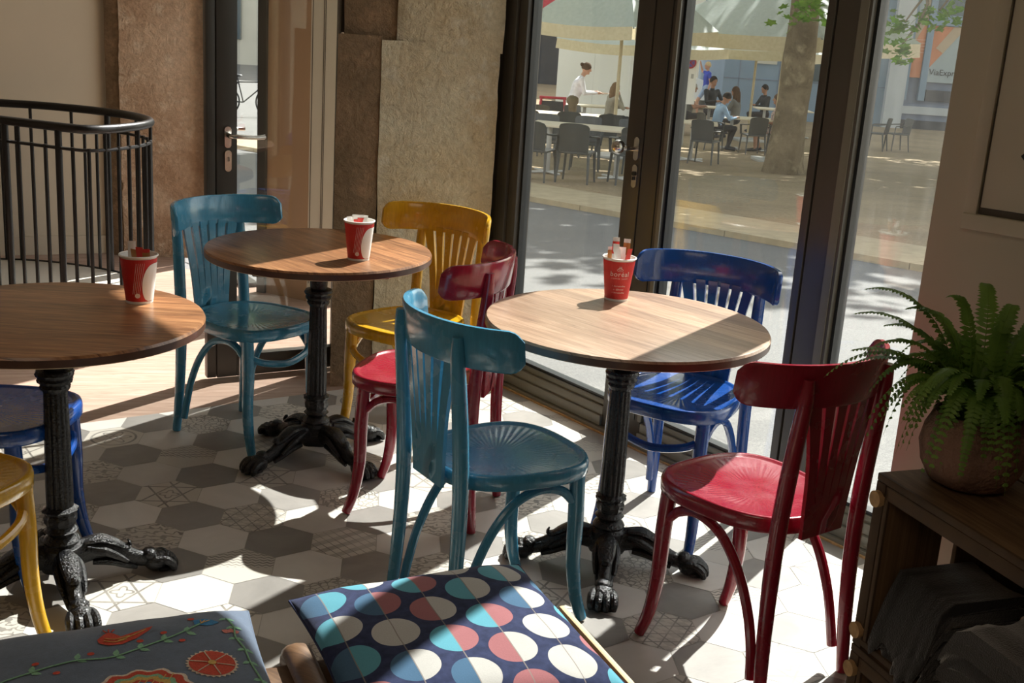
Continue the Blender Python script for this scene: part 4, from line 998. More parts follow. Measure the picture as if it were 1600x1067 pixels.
MT['kerb'] = plain('sandy kerb stone', (0.40, 0.325, 0.205), 0.9, 0, 0.12, 6, 0.2)
far = 60
big = [Vector(q) for q in ((-40, -12), (40, -12), (40, 70), (-40, 70))]
outp = clip(big, wp(0, .12), -NO)
# street in front of the windows, and on round the corner by the glass door
ground('street_asphalt', [tuple(q) for q in clip(outp, K0, KN)], 'asphalt')
ground('street_asphalt_side', [tuple(q) for q in (wp(-.3, .12), Vector((-.9, 6.3)), Vector((-1.36, 6.40)), Vector((-1.95, 6.80)), Vector((-3.0, 7.6)), Vector((-40, 8)), Vector((-40, 70)), Vector((-2.6, 70)), K0+KD*-3.76)], 'asphalt', -.004)
gp = clip(clip(big, K0+KN*.32, -KN), Vector((-2.6, 0)), Vector((-1, 0))); ground('square_gravel', [tuple(q) for q in gp], 'gravel', .02)
kb = MB()
def kerb_piece(b, s0, s1):
    for (o0, o1, h) in ((0, .32, .06),):
        P_ = [K0+KD*s0+KN*o0, K0+KD*s1+KN*o0, K0+KD*s1+KN*o1, K0+KD*s0+KN*o1]
        b.add([(q.x, q.y, zg(q.y)-.1) for q in P_]+[(q.x, q.y, zg(q.y)+h) for q in P_], [(0, 1, 2, 3), (4, 5, 6, 7), (0, 1, 5, 4), (1, 2, 6, 5), (2, 3, 7, 6), (3, 0, 4, 7)])
s_ = -8.0
while s_ < 12: kerb_piece(kb, s_, s_+.992); s_ += 1.0
struct('trim_kerb', kb, 'kerb', 0)
gp = clip(clip(big, K0+KN*.34, -KN), K0+KN*1.35, KN); ground('trim_kerb_path', [tuple(q) for q in gp], 'kerb', .045)

# ---- terrace furniture
MT['resin'] = plain('charcoal resin', (0.055, 0.058, 0.055), 0.45, 0, 0.1, 8)
MT['terracetop'] = plain('pale terrace table top', (0.66, 0.57, 0.42), 0.8, 0, 0.06, 5)
MT['alu'] = plain('grey aluminium', (0.42, 0.42, 0.40), 0.4, 0.4, 0.05)
def terrace_chair():
    t = thing('terrace_chair', 'x', 'chair', group='dark resin terrace chairs')
    b = MB(); b.box((0, 0, .42), (.44, .44, .03), 0, 0, .012); b.build('seat', 'resin', t)
    rows = []
    for i in range(9):
        z = .42+.40*i/8; w = .20+.012*i/8; y = -.20-.07*(i/8)**1.2; hgt = 1-.0*i; row = []
        for j in range(9): u = -1+2*j/8; row.append((w*u*(1-.10*(i == 8)), y+.045*u*u*-1+.03, z-.02*(i == 8)*abs(u)**3))
        rows.append(row)
    b = MB(); b.sheet(rows); b.sheet([[(x, y-.014, z) for x, y, z in r] for r in rows]); 
    b.sheet([rows[-1], [(x, y-.014, z) for x, y, z in rows[-1]]]); b.sheet([[r[0] for r in rows], [(r[0][0], r[0][1]-.014, r[0][2]) for r in rows]]); b.sheet([[r[-1] for r in rows], [(r[-1][0], r[-1][1]-.014, r[-1][2]) for r in rows]])
    b.build('backrest', 'resin', t)
    for sx in (-1, 1):
        b = MB(); b.tube([(sx*.20, .19, .42), (sx*.225, .215, 0.0)], [.022, .014], 8); b.build('leg', 'resin', t)
        b = MB(); b.tube([(sx*.20, -.19, .42), (sx*.225, -.25, 0.0)], [.022, .014], 8); b.build('leg', 'resin', t)
        b = MB(); b.tube([(sx*.215, -.23, .66), (sx*.245, -.10, .645), (sx*.25, .14, .625), (sx*.24, .19, .59), (sx*.22, .19, .42)], .016, 8, smooth=3, flat=(1.5, .8)); b.build('armrest', 'resin', t)
    return t
tc0 = terrace_chair(); used = [0]
def tchair(x, y, deg, label):
    o = tc0 if not used[0] else copy_tree(tc0); used[0] += 1
    o.location = (x, y, zg(y)+.02); o.rotation_euler = (0, 0, R(deg-90)); o['label'] = label; o['group'] = 'dark resin terrace chairs'
for a in [
 (.16, 16.15, 70, 'dark terrace chair outside, first from the left at the near pale table'),
 (.72, 16.25, 75, 'dark terrace chair outside, second from the left with its back to the cafe'),
 (1.45, 16.45, 100, 'dark terrace chair outside just left of the ball door knob'),
 (.30, 18.35, -90, 'dark terrace chair behind the left end of the near pale table'),
 (.95, 18.55, -95, 'dark terrace chair behind the middle of the near pale table'),
 (1.70, 18.45, -80, 'dark terrace chair behind the right end of the near pale table'),
 (.05, 21.3, 80, 'dark terrace chair in the second row, farthest left in the square'),
 (.75, 21.5, 90, 'dark terrace chair in the second row before the white table strip'),
 (1.45, 21.4, 95, 'dark terrace chair in the second row beside the parasol pole'),
 (2.05, 21.6, 90, 'dark terrace chair in the second row behind the door stile'),
 (3.30, 21.9, 65, 'dark terrace chair standing alone right of the middle door stile'),
 (.25, 25.0, 90, 'dark terrace chair in the third row at the far left'),
 (1.1, 25.4, -60, 'dark terrace chair in the third row in front of the waiter'),
 (4.15, 26.9, 20, 'dark terrace chair under the man in the light blue shirt'),
 (5.72, 27.2, 170, 'dark terrace chair under the woman in the floral dress'),
 (5.0, 26.3, 100, 'dark terrace chair in front of the pedestal of the lunch table'),
 (8.75, 29.9, 150, 'dark terrace chair right of the tree, left one of the far pair'),
 (9.35, 30.2, 190, 'dark terrace chair right of the tree, seen at the edge of the blue facade')]: tchair(*a)
def terrace_table(x, y, deg, L, wd, label):
    z = zg(y)+.02; t = thing('terrace_table', label, 'table', (x, y, z), R(deg), 'pale terrace tables')
    MB().box((0, 0, .715), (L, wd, .03), 0, 0, .006).build('tabletop', 'terracetop', t)
    for sx in ((-1, 1) if L > 1.2 else (0,)):
        b = MB(); b.box((sx*L*.33, 0, .36), (.07, .05, .68), 0, 0, .006); b.box((sx*L*.33, 0, .70), (.30, .30, .012)); b.build('pedestal', 'alu', t)
        b = MB(); b.box((sx*L*.33, 0, .025), (.62, .06, .03), R(45), 0, .01); b.box((sx*L*.33, 0, .025), (.62, .06, .03), R(-45), 0, .01); b.build('foot', 'alu', t)
for a in [(.85, 17.35, -12, 1.55, .72, 'long pale terrace table nearest the window, two dark chairs before it'),
 (.55, 22.6, -5, 1.9, .70, 'pale terrace table in the second row, a thin bright strip between chair backs'),
 (2.45, 22.9, 0, .8, .75, 'pale terrace table beside the door stile in the second row'),
 (3.15, 22.6, -8, .9, .72, 'pale terrace table right of the middle stile with an empty chair'),
 (1.35, 28.4, 6, 1.1, .75, 'pale terrace table in front of the long haired woman'),
 (5.15, 27.5, 0, 1.35, .8, 'pale terrace table where the man in light blue shirt eats'),
 (4.25, 31.4, 0, 1.5, .8, 'pale terrace table of the group behind the man in light blue'),
 (6.9, 32.5, 0, 1.5, .8, 'pale terrace table in front of the dark clothed guest')]: terrace_table(*a)

MT['canvas'] = leafmat('cream canvas', (0.60, 0.51, 0.33), (0.68, 0.59, 0.40))
MT['canvas2'] = leafmat('pale roof canvas', (0.50, 0.55, 0.52), (0.56, 0.61, 0.58))
def parasol(x, y, half, ang, zv, label, apex=1.15, vh=.22):
    z0 = zg(y)+.02; t = thing('market_parasol', label, 'parasol', (x, y, z0), R(ang), 'square market parasols')
    h = zv-z0; n = 4; cor = [(half*cos(2*pi*k/n), half*sin(2*pi*k/n)) for k in range(n)]
    rows = []
    for f_ in (1.0, .75, .5, .25, .02):
        row = []
        for k in range(n):
            a, b_ = Vector(cor[k]), Vector(cor[(k+1) % n])
            for j in range(8):
                q = (a+(b_-a)*j/8)*f_; sag = .05*sin(pi*j/8)*f_; row.append((q.x, q.y, h+apex*(1-f_)**.92-sag))
        rows.append(row)
    b = MB(); b.sheet(rows, closed=True); b.build('canopy', 'canvas2', t, smooth=30)
    for k in range(n):
        a, b_ = Vector(cor[k]), Vector(cor[(k+1) % n]); rr_ = []
        for j in range(17):
            u = j/16; q = a+(b_-a)*(.015+.97*u); nn2 = q.normalized(); w = .02*sin(u*40)+.01*sin(u*17)
            sag = .05*sin(pi*u); rr_.append(((q.x, q.y, h-sag), (q.x+nn2.x*(.02+w), q.y+nn2.y*(.02+w), h-sag-vh)))
        b = MB(); b.sheet([[p_[0] for p_ in rr_], [p_[1] for p_ in rr_]]); b.build('valance', 'canvas', t, smooth=60)
    MB().tube([(0, 0, 0.05), (0, 0, h+apex)], .032, 12).build('pole', 'canvas', t)
    MB().box((0, 0, .03), (.7, .7, .06), 0, 0, .01).build('base', 'alu', t)
    for k in range(8):
        a = 2*pi*k/8; r_ = half*(1 if k % 2 == 0 else .707)*.97; MB().tube([(0, 0, h+apex*.93), (r_*cos(a), r_*sin(a), h-.03)], .012, 6).build('rib', 'alu', t)
parasol(1.62, 22.0, 1.75, -88, 1.50, 'cream square parasol nearest the window, seen through the left pane')
parasol(4.98, 24.0, 2.70, -88, 1.52, 'large cream square parasol behind the tree trunk', 1.3, .26)
parasol(2.55, 28.0, 2.0, -90, 1.12, 'cream parasol farther back, its valance below the front left one', 1.2)
parasol(5.6, 30.2, 2.1, -80, 1.15, 'cream parasol farther back over the dining group', 1.2)

# ---- trees
MT['bark'] = stone_mat('mottled plane bark', (0.27, 0.21, 0.13), (0.13, 0.10, 0.06), (0.40, 0.33, 0.21), 3)
def tree(x, y, r_, label, cz, cr_, n, seed, low=()):
    z0 = zg(y); t = thing('plane_tree', label, 'tree', (x, y, z0), group=None); rg = random.Random(seed)
    rows = []
    for i in range(26):
        u = i/25; z = u*(cz-z0-1.0); rad_ = r_*(1-.35*u)+r_*.30*math.exp(-z*4.5); row = []
        for k in range(24):
            a = 2*pi*k/24; w = 1+.09*nz.noise(Vector((cos(a)*1.6, sin(a)*1.6, z*1.1+seed)))*2+.10*math.exp(-z*4)*sin(5*a+seed)
            row.append((cos(a)*rad_*w+.10*sin(z*.5+seed)-.10*sin(seed)+.055*z, sin(a)*rad_*w, z-.05))
        rows.append(row)
    b = MB(); b.sheet(rows, closed=True); b.build('trunk', 'bark', t, smooth=60)
    tz = cz-z0-1.5
    for k in range(6):
        a = 2*pi*k/6+seed; b = MB(); b.tube([(0, 0, tz-.6), (cos(a)*.9, sin(a)*.9, tz+.6), (cos(a)*2.4, sin(a)*2.4, tz+1.6)], [r_*.5, r_*.3, r_*.1], 8, smooth=4); b.build('branch', 'bark', t)
    b = MB()
    def leaf(p, s_):
        M_ = Matrix.Rotation(rg.uniform(0, 2*pi), 3, 'Z') @ Matrix.Rotation(rg.uniform(-.9, .9), 3, 'X') @ Matrix.Rotation(rg.uniform(-.6, .6), 3, 'Y')
        prof_ = [(0, -1), (.35, -.55), (.95, -.35), (.5, .1), (.75, .65), (.2, .5), (0, 1.05), (-.2, .5), (-.75, .65), (-.5, .1), (-.95, -.35), (-.35, -.55)]
        b.add([Vector(p)+M_ @ Vector((u*s_, v*s_, .12*s_*abs(u))) for u, v in prof_], [tuple(range(12))])
    cl = [(rg.gauss(0, .5), rg.gauss(0, .5), rg.gauss(0, .45)) for _ in range(46)]
    for i in range(n):
        c = cl[rg.randrange(len(cl))]; p = Vector(c)+Vector((rg.gauss(0, .21), rg.gauss(0, .21), rg.gauss(0, .17)))
        if p.length > 1.25: continue
        leaf((p.x*cr_[0], p.y*cr_[1], p.z*cr_[2]+cz-z0), rg.uniform(.15, .24))
    for (lx, ly, lz, ln, sp) in low:
        for i in range(ln): leaf((lx-x+rg.gauss(0, sp), ly-y+rg.gauss(0, sp), lz-z0+rg.gauss(0, sp*.7)), rg.uniform(.07, .12))
        MB().tube([(lx-x, ly-y, lz-z0+.1), (lx-x+.3, ly-y+.2, lz-z0+1.2), (0, 0, tz)], [.012, .03, .06], 6, smooth=4).build('branch', 'bark', t)
    b.build('foliage', 'leaf', t, smooth=0); return t
tree(4.55, 20.87, .30, 'mottled tree trunk rising from the gravel between the two right panes', 6.8, (4.8, 3.8, 2.4), 5200, 2,
     [(4.25, 19.2, 1.93, 40, .20), (5.75, 19.0, 1.75, 34, .17), (5.72, 19.0, 1.35, 26, .12), (6.25, 19.0, 1.95, 34, .16), (7.05, 19.0, 1.93, 70, .22), (7.45, 19.0, 1.85, 50, .18)])
tree(-2.6, 20.0, .28, 'unseen tree placed to shade the square, hidden behind the stone pillar', 7.2, (4.6, 3.4, 2.4), 5200, 5)  # unseen trees from here on, placed so their canopies shade the square
tree(12.2, 19.6, .28, 'unseen tree placed for shade on the right side of the square behind the wall', 7.0, (4.8, 3.6, 2.4), 5000, 9)
tree(-7.5, 26.0, .28, 'unseen tree placed for shade far left beyond the street', 7.5, (4.6, 4, 2.6), 2500, 11)
tree(7.25, 17.3, .28, 'unseen tree placed for shade near the kerb, hidden behind the right wall', 6.6, (3.6, 2.6, 2.2), 3200, 13)
tree(11.8, 30.5, .28, 'unseen shade tree placed beside the shop facade, hidden behind the right wall', 7.6, (4.8, 3.8, 2.4), 6500, 19)
tree(9.6, 23.6, .28, 'unseen shade tree placed in the square, hidden behind the right wall', 7.2, (4.6, 3.8, 2.4), 4600, 17)

# ---- buildings
MT['bluewall'] = plain('blue grey painted panels', (0.20, 0.27, 0.35), 0.8, 0, 0.06, 1.2)
MT['bluedark'] = plain('darker blue grey stone', (0.17, 0.20, 0.27), 0.8, 0, 0.08, 3)
MT['lightstone'] = plain('pale grey stone', (0.42, 0.44, 0.46), 0.85, 0, 0.05, 2)
MT['beige'] = plain('beige render', (0.50, 0.47, 0.40), 0.85, 0, 0.05, 1)
MT['darkglass'] = plain('dark shop glass', (0.045, 0.075, 0.095), 0.15, 0, 0.1, 1)
MT['posterorange'] = plain('orange poster', (0.50, 0.19, 0.09), 0.6, 0, 0.12, 2)
MT['postertan'] = plain('tan poster', (0.40, 0.31, 0.22), 0.6, 0, 0.08, 2)
MT['postergrey'] = plain('grey poster', (0.30, 0.35, 0.37), 0.6, 0, 0.05, 2)
MT['greenpaint'] = plain('green paint', (0.05, 0.20, 0.07), 0.6, 0, 0.3, 3)
MT['darkpaint'] = plain('dark shopfront paint', (0.03, 0.032, 0.04), 0.5, 0, 0.1, 3)
MT['signred'] = plain('sign red', (0.45, 0.03, 0.05), 0.5); MT['signblue'] = plain('sign blue', (0.16, 0.10, 0.38), 0.5)
MT['whitepanel'] = plain('white panel', (0.90, 0.89, 0.87), 0.7, 0, 0.03, .8)
MT['rubber'] = plain('tyre rubber', (0.015,)*3, 0.8)
def bpart(par, name, x0, x1, y0, y1, z0, z1, mat, bev=0):
    b = MB(); b.box((((x0+x1)/2)-par.location.x, ((y0+y1)/2)-par.location.y, (z0+z1)/2-par.location.z), (x1-x0, y1-y0, z1-z0), 0, 0, bev); return b.build(name, mat, par, smooth=0)
def wallpoly(par, name, pts, Y, mat):   # flat poster on a facade
    b = MB(); b.add([(x-par.location.x, Y-par.location.y, z-par.location.z) for x, z in pts]+[(x-par.location.x, Y+.01-par.location.y, z-par.location.z) for x, z in pts], [tuple(range(len(pts))), tuple(range(len(pts), 2*len(pts)))[::-1]]); return b.build(name, mat, par, smooth=0)
B1 = thing('shop_building', 'blue grey shop facade with orange window posters at the far right', 'building', (13, 40, zg(40)))
bpart(B1, 'wall', 6.4, 11.75, 40.0, 46, zg(40)-.1, 13, 'bluewall'); bpart(B1, 'pilaster', 11.75, 12.35, 39.75, 46, zg(40)-.1, 13, 'lightstone')
bpart(B1, 'wall', 12.35, 24, 40.0, 46, zg(40)-.1, -.42, 'bluedark'); bpart(B1, 'wall', 12.35, 24, 40.06, 46, -.42, 13, 'bluedark')
bpart(B1, 'plinth', 12.35, 24, 39.9, 40, zg(40)-.1, -.95, 'darkpaint'); bpart(B1, 'sill', 12.35, 24, 39.92, 40, -.75, -.50, 'lightstone')
for x0, x1, z0, z1 in ((12.46, 12.84, .42, 4.6), (13.05, 15.6, .30, 2.12), (13.05, 15.6, 2.45, 4.6)):
    bpart(B1, 'shop_window', x0, x1, 39.98, 40.07, z0, z1, 'darkglass')
for x0, x1 in ((12.84, 13.05), (12.36, 12.46)): bpart(B1, 'window_frame', x0, x1, 39.88, 40.05, -.3, 5, 'bluewall')
bpart(B1, 'window_frame', 13.05, 15.6, 39.88, 40.05, 2.12, 2.45, 'bluewall')
wallpoly(B1, 'poster', [(12.47, .43), (12.83, .43), (12.83, 4.5), (12.47, 4.5)], 39.955, 'posterorange')
wallpoly(B1, 'poster', [(12.47, 1.5), (12.83, 2.3), (12.83, 4.5), (12.47, 4.5)], 39.945, 'postertan')
wallpoly(B1, 'poster', [(12.60+.13*cos(a*pi/12), 2.72+.26*sin(a*pi/12)-.05) for a in range(24)], 39.935, 'postergrey')
wallpoly(B1, 'poster', [(13.06, .31), (15.5, .31), (15.5, 2.1), (13.06, 2.1)], 39.955, 'postergrey')
wallpoly(B1, 'poster', [(13.06, .75), (14.1, 2.1), (13.06, 2.1)], 39.945, 'posterorange')
wallpoly(B1, 'poster', [(13.45, 1.25), (14.1, 2.1), (13.70, 2.1), (13.2, 1.4)], 39.937, 'postertan')
def btext(par, txt, size, x, z, Y, mat):
    text_mesh(txt, size, lambda v: Vector((x+v.x, Y, z+v.y))-par.location, align='LEFT').build('lettering', mat, par, smooth=0)
btext(B1, 'ViaExpress', .27, 13.09, .55, 39.93, 'darkpaint')
for j in range(5): btext(B1, ['banque', 'crédit', 'conseil', 'service', 'change'][j] if False else '——— ——' if j % 2 else '— ————', .07, 12.49, 1.62-j*.10, 39.93, 'whitepanel')
bpart(B1, 'vent', 13.1, 14.4, 39.93, 40, -.30, .06, 'darkpaint')
for x0, x1, z0, z1, mt_ in ((8.35, 9.6, .10, 1.30, 'darkglass'), (9.75, 10.9, .10, 1.30, 'darkglass'), (7.45, 8.1, .55, 1.35, 'beige'), (8.35, 9.6, 1.9, 3.2, 'darkglass'), (9.75, 10.9, 1.9, 3.2, 'darkglass')):
    bpart(B1, 'shop_window', x0, x1, 39.94, 40, z0, z1, mt_)
for x in (6.9, 7.4, 8.2, 9.68, 11.0): bpart(B1, 'panel_joint', x, x+.025, 39.985, 40, zg(40), 3, 'bluedark')
bpart(B1, 'panel_joint', 6.4, 11.75, 39.985, 40, .02, .05, 'bluedark'); bpart(B1, 'notice', 9.02, 9.16, 39.92, 39.94, .22, .75, 'whitepanel'); bpart(B1, 'notice', 9.22, 9.30, 39.92, 39.94, .22, .75, 'whitepanel')
B2 = thing('apartment_building', 'pale building across the square behind the parasols', 'building', (0, 56, zg(56)))
bpart(B2, 'wall', -34, 9.5, 56, 62, zg(56)-.1, 14, 'beige')
for k in range(14):
    x = -32+k*2.9; bpart(B2, 'window', x, x+1.2, 55.9, 56, -.3, 1.7, 'darkglass'); bpart(B2, 'window', x, x+1.2, 55.9, 56, 3.2, 5.4, 'darkglass')
bpart(B2, 'awning', -1.8, .9, 54.6, 56, 1.35, 2.6, 'signred'); bpart(B2, 'shopfront', -.6, .25, 55.7, 56, -1.4, 1.2, 'greenpaint'); bpart(B2, 'shopfront', .3, 1.9, 55.7, 56, -1.4, 1.2, 'darkpaint'); bpart(B2, 'shopfront', -1.9, -.65, 55.7, 56, -1.4, 1.2, 'lightstone')
B3 = thing('white_hoarding', 'tall plain white panels standing behind the waiter', 'hoarding', (1.9, 31.5, zg(31.5)))
for k in range(3): bpart(B3, 'panel', .72+k*.95, .72+k*.95+.945, 31.45, 31.5, zg(31.5)+.02, 1.25, 'whitepanel')
bpart(B3, 'base_board', .72, 3.57, 31.38, 31.52, zg(31.5), zg(31.5)+.12, 'alu')

# white van parked beyond the group
van = thing('white_van', 'white van with a side window parked behind the outdoor diners', 'van', (4.05, 44.2, zg(44)))
prof = [(-2.3, .35), (2.3, .35), (2.35, .8), (2.2, 1.05), (1.6, 1.15), (1.15, 1.85), (.9, 1.95), (-2.15, 1.95), (-2.3, 1.7)]
b = MB(); vs = [(x, -.9, z) for x, z in prof]+[(x, .9, z) for x, z in prof]; n = len(prof)
b.add(vs, [tuple(range(n))[::-1], tuple(range(n, 2*n))]+[(i, (i+1) % n, n+(i+1) % n, n+i) for i in range(n)]); b.build('body', 'whitepanel', van, smooth=0)
for x0, x1 in ((-1.9, -.7), (-.55, .35), (.45, 1.2)):
    b = MB(); b.box(((x0+x1)/2, -.91, 1.45), (x1-x0, .02, .55), 0, 0, .008); b.build('side_window', 'darkglass', van)
for x in (-1.5, 1.45):
    b = MB(); b.tube([(x, -.92, .34), (x, -.68, .34)], .34, 24); w_ = b.build('wheel', 'rubber', van); MB().tube([(x, -.93, .34), (x, -.91, .34)], .19, 16).build('hub_cap', 'alu', w_)
# no parking sign
sg = thing('parking_sign', 'white panel on a post with a round blue no parking sign ringed red', 'sign', (3.62, 27.6, zg(27.6)))
bpart(sg, 'post', 3.59, 3.65, 27.6, 27.66, zg(27.6), 1.05, 'alu'); bpart(sg, 'panel', 3.45, 3.80, 27.55, 27.58, -.15, 1.05, 'whitepanel')
for r_, y_, mt_ in ((.135, .012, 'signred'), (.098, .018, 'signblue')):
    MB().tube([(.005, -.05-y_, .78-zg(27.6)), (.005, -.055-y_, .78-zg(27.6))], r_, 28).build('disc', mt_, sg, smooth=0)
for a_ in (45, -45): 
    b = MB(); b.box((.005, -.075, .78-zg(27.6)), (.19, .004, .022), M=Matrix.Rotation(R(a_), 3, 'Y')); b.build('bar', 'signred', sg)
for x_ in (-.08, .08):
    b = MB(); b.box((x_, -.055, .48-zg(27.6)), (.06, .004, .10)); b.build('bracket_mark', 'alu', sg)
# red folding rack at the far left
rk = thing('red_rack', 'red tubular rack standing at the far left of the terrace', 'rack', (.55, 26.6, zg(26.6)))
for (xa, xb) in ((-.38, -.25), (.38, .25)): MB().tube([(xa, -.1, 0), (xb, 0, .95)], .03, 8).build('upright', 'signred', rk)
for z in (.95, .55, .2): MB().tube([(-.30, 0, z), (.30, 0, z)], .03, 8).build('crossbar', 'signred', rk)
b = MB(); b.box((0, .03, .60), (.50, .02, .55)); b.build('banner', 'darkpaint', rk); b = MB(); b.box((.02, -.01, .40), (.22, .02, .25)); b.build('notice', 'whitepanel', rk)

# bicycle seen through the glass entrance door
by = thing('bicycle', 'bicycle leaning in the street seen through the glass entrance door', 'bicycle', (-6.55, 28.0, zg(28)), R(15))
for x in (-.52, .52):
    b = MB(); b.tube([(x+.33*cos(2*pi*k/28), 0, .34+.33*sin(2*pi*k/28)) for k in range(28)], .018, 6, closed=True); w_ = b.build('wheel', 'rubber', by)
    b = MB()
    for k in range(8): a = pi*k/8; b.tube([(x+.32*cos(a), 0, .34+.32*sin(a)), (x-.32*cos(a), 0, .34-.32*sin(a))], .003, 4)
    b.build('spokes', 'alu', w_)
b = MB(); 
for p_, q_ in (((-.52, 0, .34), (-.10, 0, .32)), ((-.52, 0, .34), (-.22, 0, .78)), ((-.10, 0, .32), (-.24, 0, .90)), ((-.22, 0, .78), (.34, 0, .80)), ((-.10, 0, .32), (.36, 0, .72)), ((.52, 0, .34), (.33, 0, .95))): b.tube([p_, q_], .016, 8)
b.build('frame', 'darkpaint', by); MB().tube([(.33, -.25, 1.0), (.35, -.1, .96), (.33, 0, .95), (.35, .1, .96), (.33, .25, 1.0)], .014, 8, smooth=3).build('handlebar', 'darkpaint', by)
MB().ball((-.25, 0, .93), (.13, .07, .035), 12, 8).build('saddle', 'darkpaint', by)

# ------------------------------------------------------------------ people on the square
MT['skin'] = plain('skin', (0.50, 0.27, 0.18), 0.6, 0, 0.06, 8); MT['skin2'] = plain('tanned skin', (0.36, 0.18, 0.11), 0.6, 0, 0.06, 8)
MT['eye'] = plain('dark eye', (0.02, 0.015, 0.012), 0.3); MT['lip'] = plain('lip', (0.36, 0.12, 0.10), 0.6)
CLO = {}
def cloth(name, c, var=.12, scale=12):
    if name not in MT: MT[name] = plain(name, c, .9, 0, var, scale, .1, spec=.2)
    return name
def person(label, x, y, deg, pose, top, bottom, skin, hair_col, hair='short', lean=0.0, head_down=0.0, arms='table', sleeve='long', legs='long', s=1.0, zoff=0.02, hold=None, turn=0.0, shoes='darkpaint'):
    z0 = zg(y)+zoff; t = thing('person', label, 'person', (x, y, z0), R(deg-90)); t.scale = (s, s, s)
    V = Vector; sit = pose == 'sit'
    pel = V((0, 0, .50)) if sit else V((0, 0, .93))
    up = V((0, sin(lean), cos(lean)))
    waist = pel+up*.14; chest = pel+up*.34; neck = pel+up*.52+V((0, .01, 0)); hd = neck+V((0, sin(lean+head_down*.6)*.13+.015, cos(lean+head_down*.6)*.145))
    sh = {q: pel+up*.46+V((q*.175, 0, 0)) for q in (-1, 1)}
    J = {}
    for q in (-1, 1):
        hip = pel+V((q*.085, .0, -.02))
        if sit: knee = V((q*.12, .43, .50)); ank = V((q*.12, .40-.10*(q > 0), .085))
        elif pose == 'walk': knee = V((q*.09, .10+q*.14, .50)); ank = V((q*.09, q*.26-.06, .10))
        else: knee = V((q*.10, .03, .50)); ank = V((q*.11, -.01, .085))
        toe = ank+V((0, .17, -.055)); J[q] = (hip, knee, ank, toe)
    AR = {}
    for q in (-1, 1):
        if arms == 'table': el = sh[q]+V((q*.07, .13, -.24)); wr = V((q*.10, el.y+.20, el.z+.03))
        elif arms == 'lap': el = sh[q]+V((q*.07, .04, -.27)); wr = V((q*.08, el.y+.20, el.z-.02))
        elif arms == 'chin':
            el = sh[q]+V((q*.05, .20, -.22)); wr = (V((q*.05, hd.y+.10, hd.z-.13)) if q > 0 else V((q*.06, el.y+.18, el.z)))
        elif arms == 'tray': el = sh[q]+V((q*.05, .07, -.27)); wr = el+V((-q*.03, .26, .02))
        elif arms == 'wave':
            el = sh[q]+(V((q*.16, .08, .04)) if q > 0 else V((q*.06, -.04, -.28))); wr = el+(V((-.02, .08, .22)) if q > 0 else V((0, .06, -.24)))
        else: el = sh[q]+V((q*.06, -.02, -.28)); wr = el+V((q*.02, .07, -.25))
        AR[q] = (sh[q], el, wr)
    SEG = []   # (a, b, ra, rb, region)
    def sg_(a, b_, ra, rb, reg): SEG.append((a, b_, ra, rb, reg))
    sg_(pel+V((-.05, 0, 0)), pel+V((.05, 0, 0)), .125, .125, 'bottom'); sg_(pel, waist, .125, .115, 'top'); sg_(waist, chest, .118, .135, 'top')
    for q in (-1, 1): sg_(chest+V((q*.05, 0, .03)), sh[q], .105, .060, 'top')
    sg_(chest+up*.06, neck, .08, .052, 'top'); sg_(neck, hd, .050, .050, 'skin')
    for q in (-1, 1):
        a, e, w = AR[q]; sg_(a, e, .056, .043, 'top'); sg_(e, w, .040, .028, 'top' if sleeve == 'long' else 'skin')
        hip, kn, an, toe = J[q]; sg_(hip, kn, .088, .060, 'bottom'); sg_(kn, an, .055, .038, 'bottom' if legs == 'long' else 'skin'); sg_(an+V((0, -.03, -.03)), toe, .042, .032, 'shoe')
        f = (w-e).normalized(); sd_ = f.cross(V((0, 0, 1))).normalized()*q
        palm = w+f*.045; sg_(w, palm+f*.02, .026, .030, 'hand')
        for j, (o_, L_) in enumerate(((-.026, .060), (-.009, .075), (.009, .078), (.026, .068))):
            p0_ = palm+f*.03+sd_*o_; p1_ = p0_+f*L_*.55+V((0, 0, -.006)); p2_ = p1_+f*L_*.35+V((0, 0, -.022)); sg_(p0_, p1_, .0105, .0095, 'hand'); sg_(p1_, p2_, .0095, .008, 'hand')
        p0_ = palm-sd_*.022; sg_(p0_, p0_-sd_*.028+f*.030+V((0, 0, -.012)), .012, .009, 'hand')
    b = MB()
    for a, b_, ra, rb, reg in SEG:
        b.tube([a, b_], [ra, rb], 12); b.ball(a, ra, 12, 8); b.ball(b_, rb, 12, 8)
    Hm = Matrix.Rotation(turn, 3, 'Z') @ Matrix.Rotation(-(lean*.5+head_down), 3, 'X')
    h_ = lambda x_, y_, z_: hd+Hm @ V((x_, y_, z_))
    b.ball(h_(0, 0, .045), (.078, .094, .105), 20, 14, Hm); b.ball(h_(0, .025, -.015), (.056, .062, .072), 16, 10, Hm)
    b.tube([h_(0, .088, .050), h_(0, .112, .018)], [.010, .016], 8); b.ball(h_(0, .108, .016), .015, 8, 6)
    b.ball(h_(0, .078, -.050), .022, 10, 8)
    for q in (-1, 1): b.ball(h_(q*.078, -.005, .03), (.012, .020, .030), 10, 8, Hm)
    tmp = bpy.data.meshes.new('tmp'); tmp.from_pydata(b.v, [], b.f); to = bpy.data.objects.new('tmp', tmp); COL.objects.link(to)
    rm = to.modifiers.new('r', 'REMESH'); rm.mode = 'VOXEL'; rm.voxel_size = .0125
    sm = to.modifiers.new('s', 'SMOOTH'); sm.factor = .5; sm.iterations = 3
    dg = bpy.context.evaluated_depsgraph_get(); dg.update(); me = bpy.data.meshes.new_from_object(to.evaluated_get(dg)); bpy.data.objects.remove(to); bpy.data.meshes.remove(tmp)
    me.name = 'body'; me.materials.clear()
    for k_ in (top, bottom, skin, shoes): me.materials.append(MT[k_])
    idx = {'top': 0, 'bottom': 1, 'skin': 2, 'hand': 2, 'shoe': 3}; mi_ = []
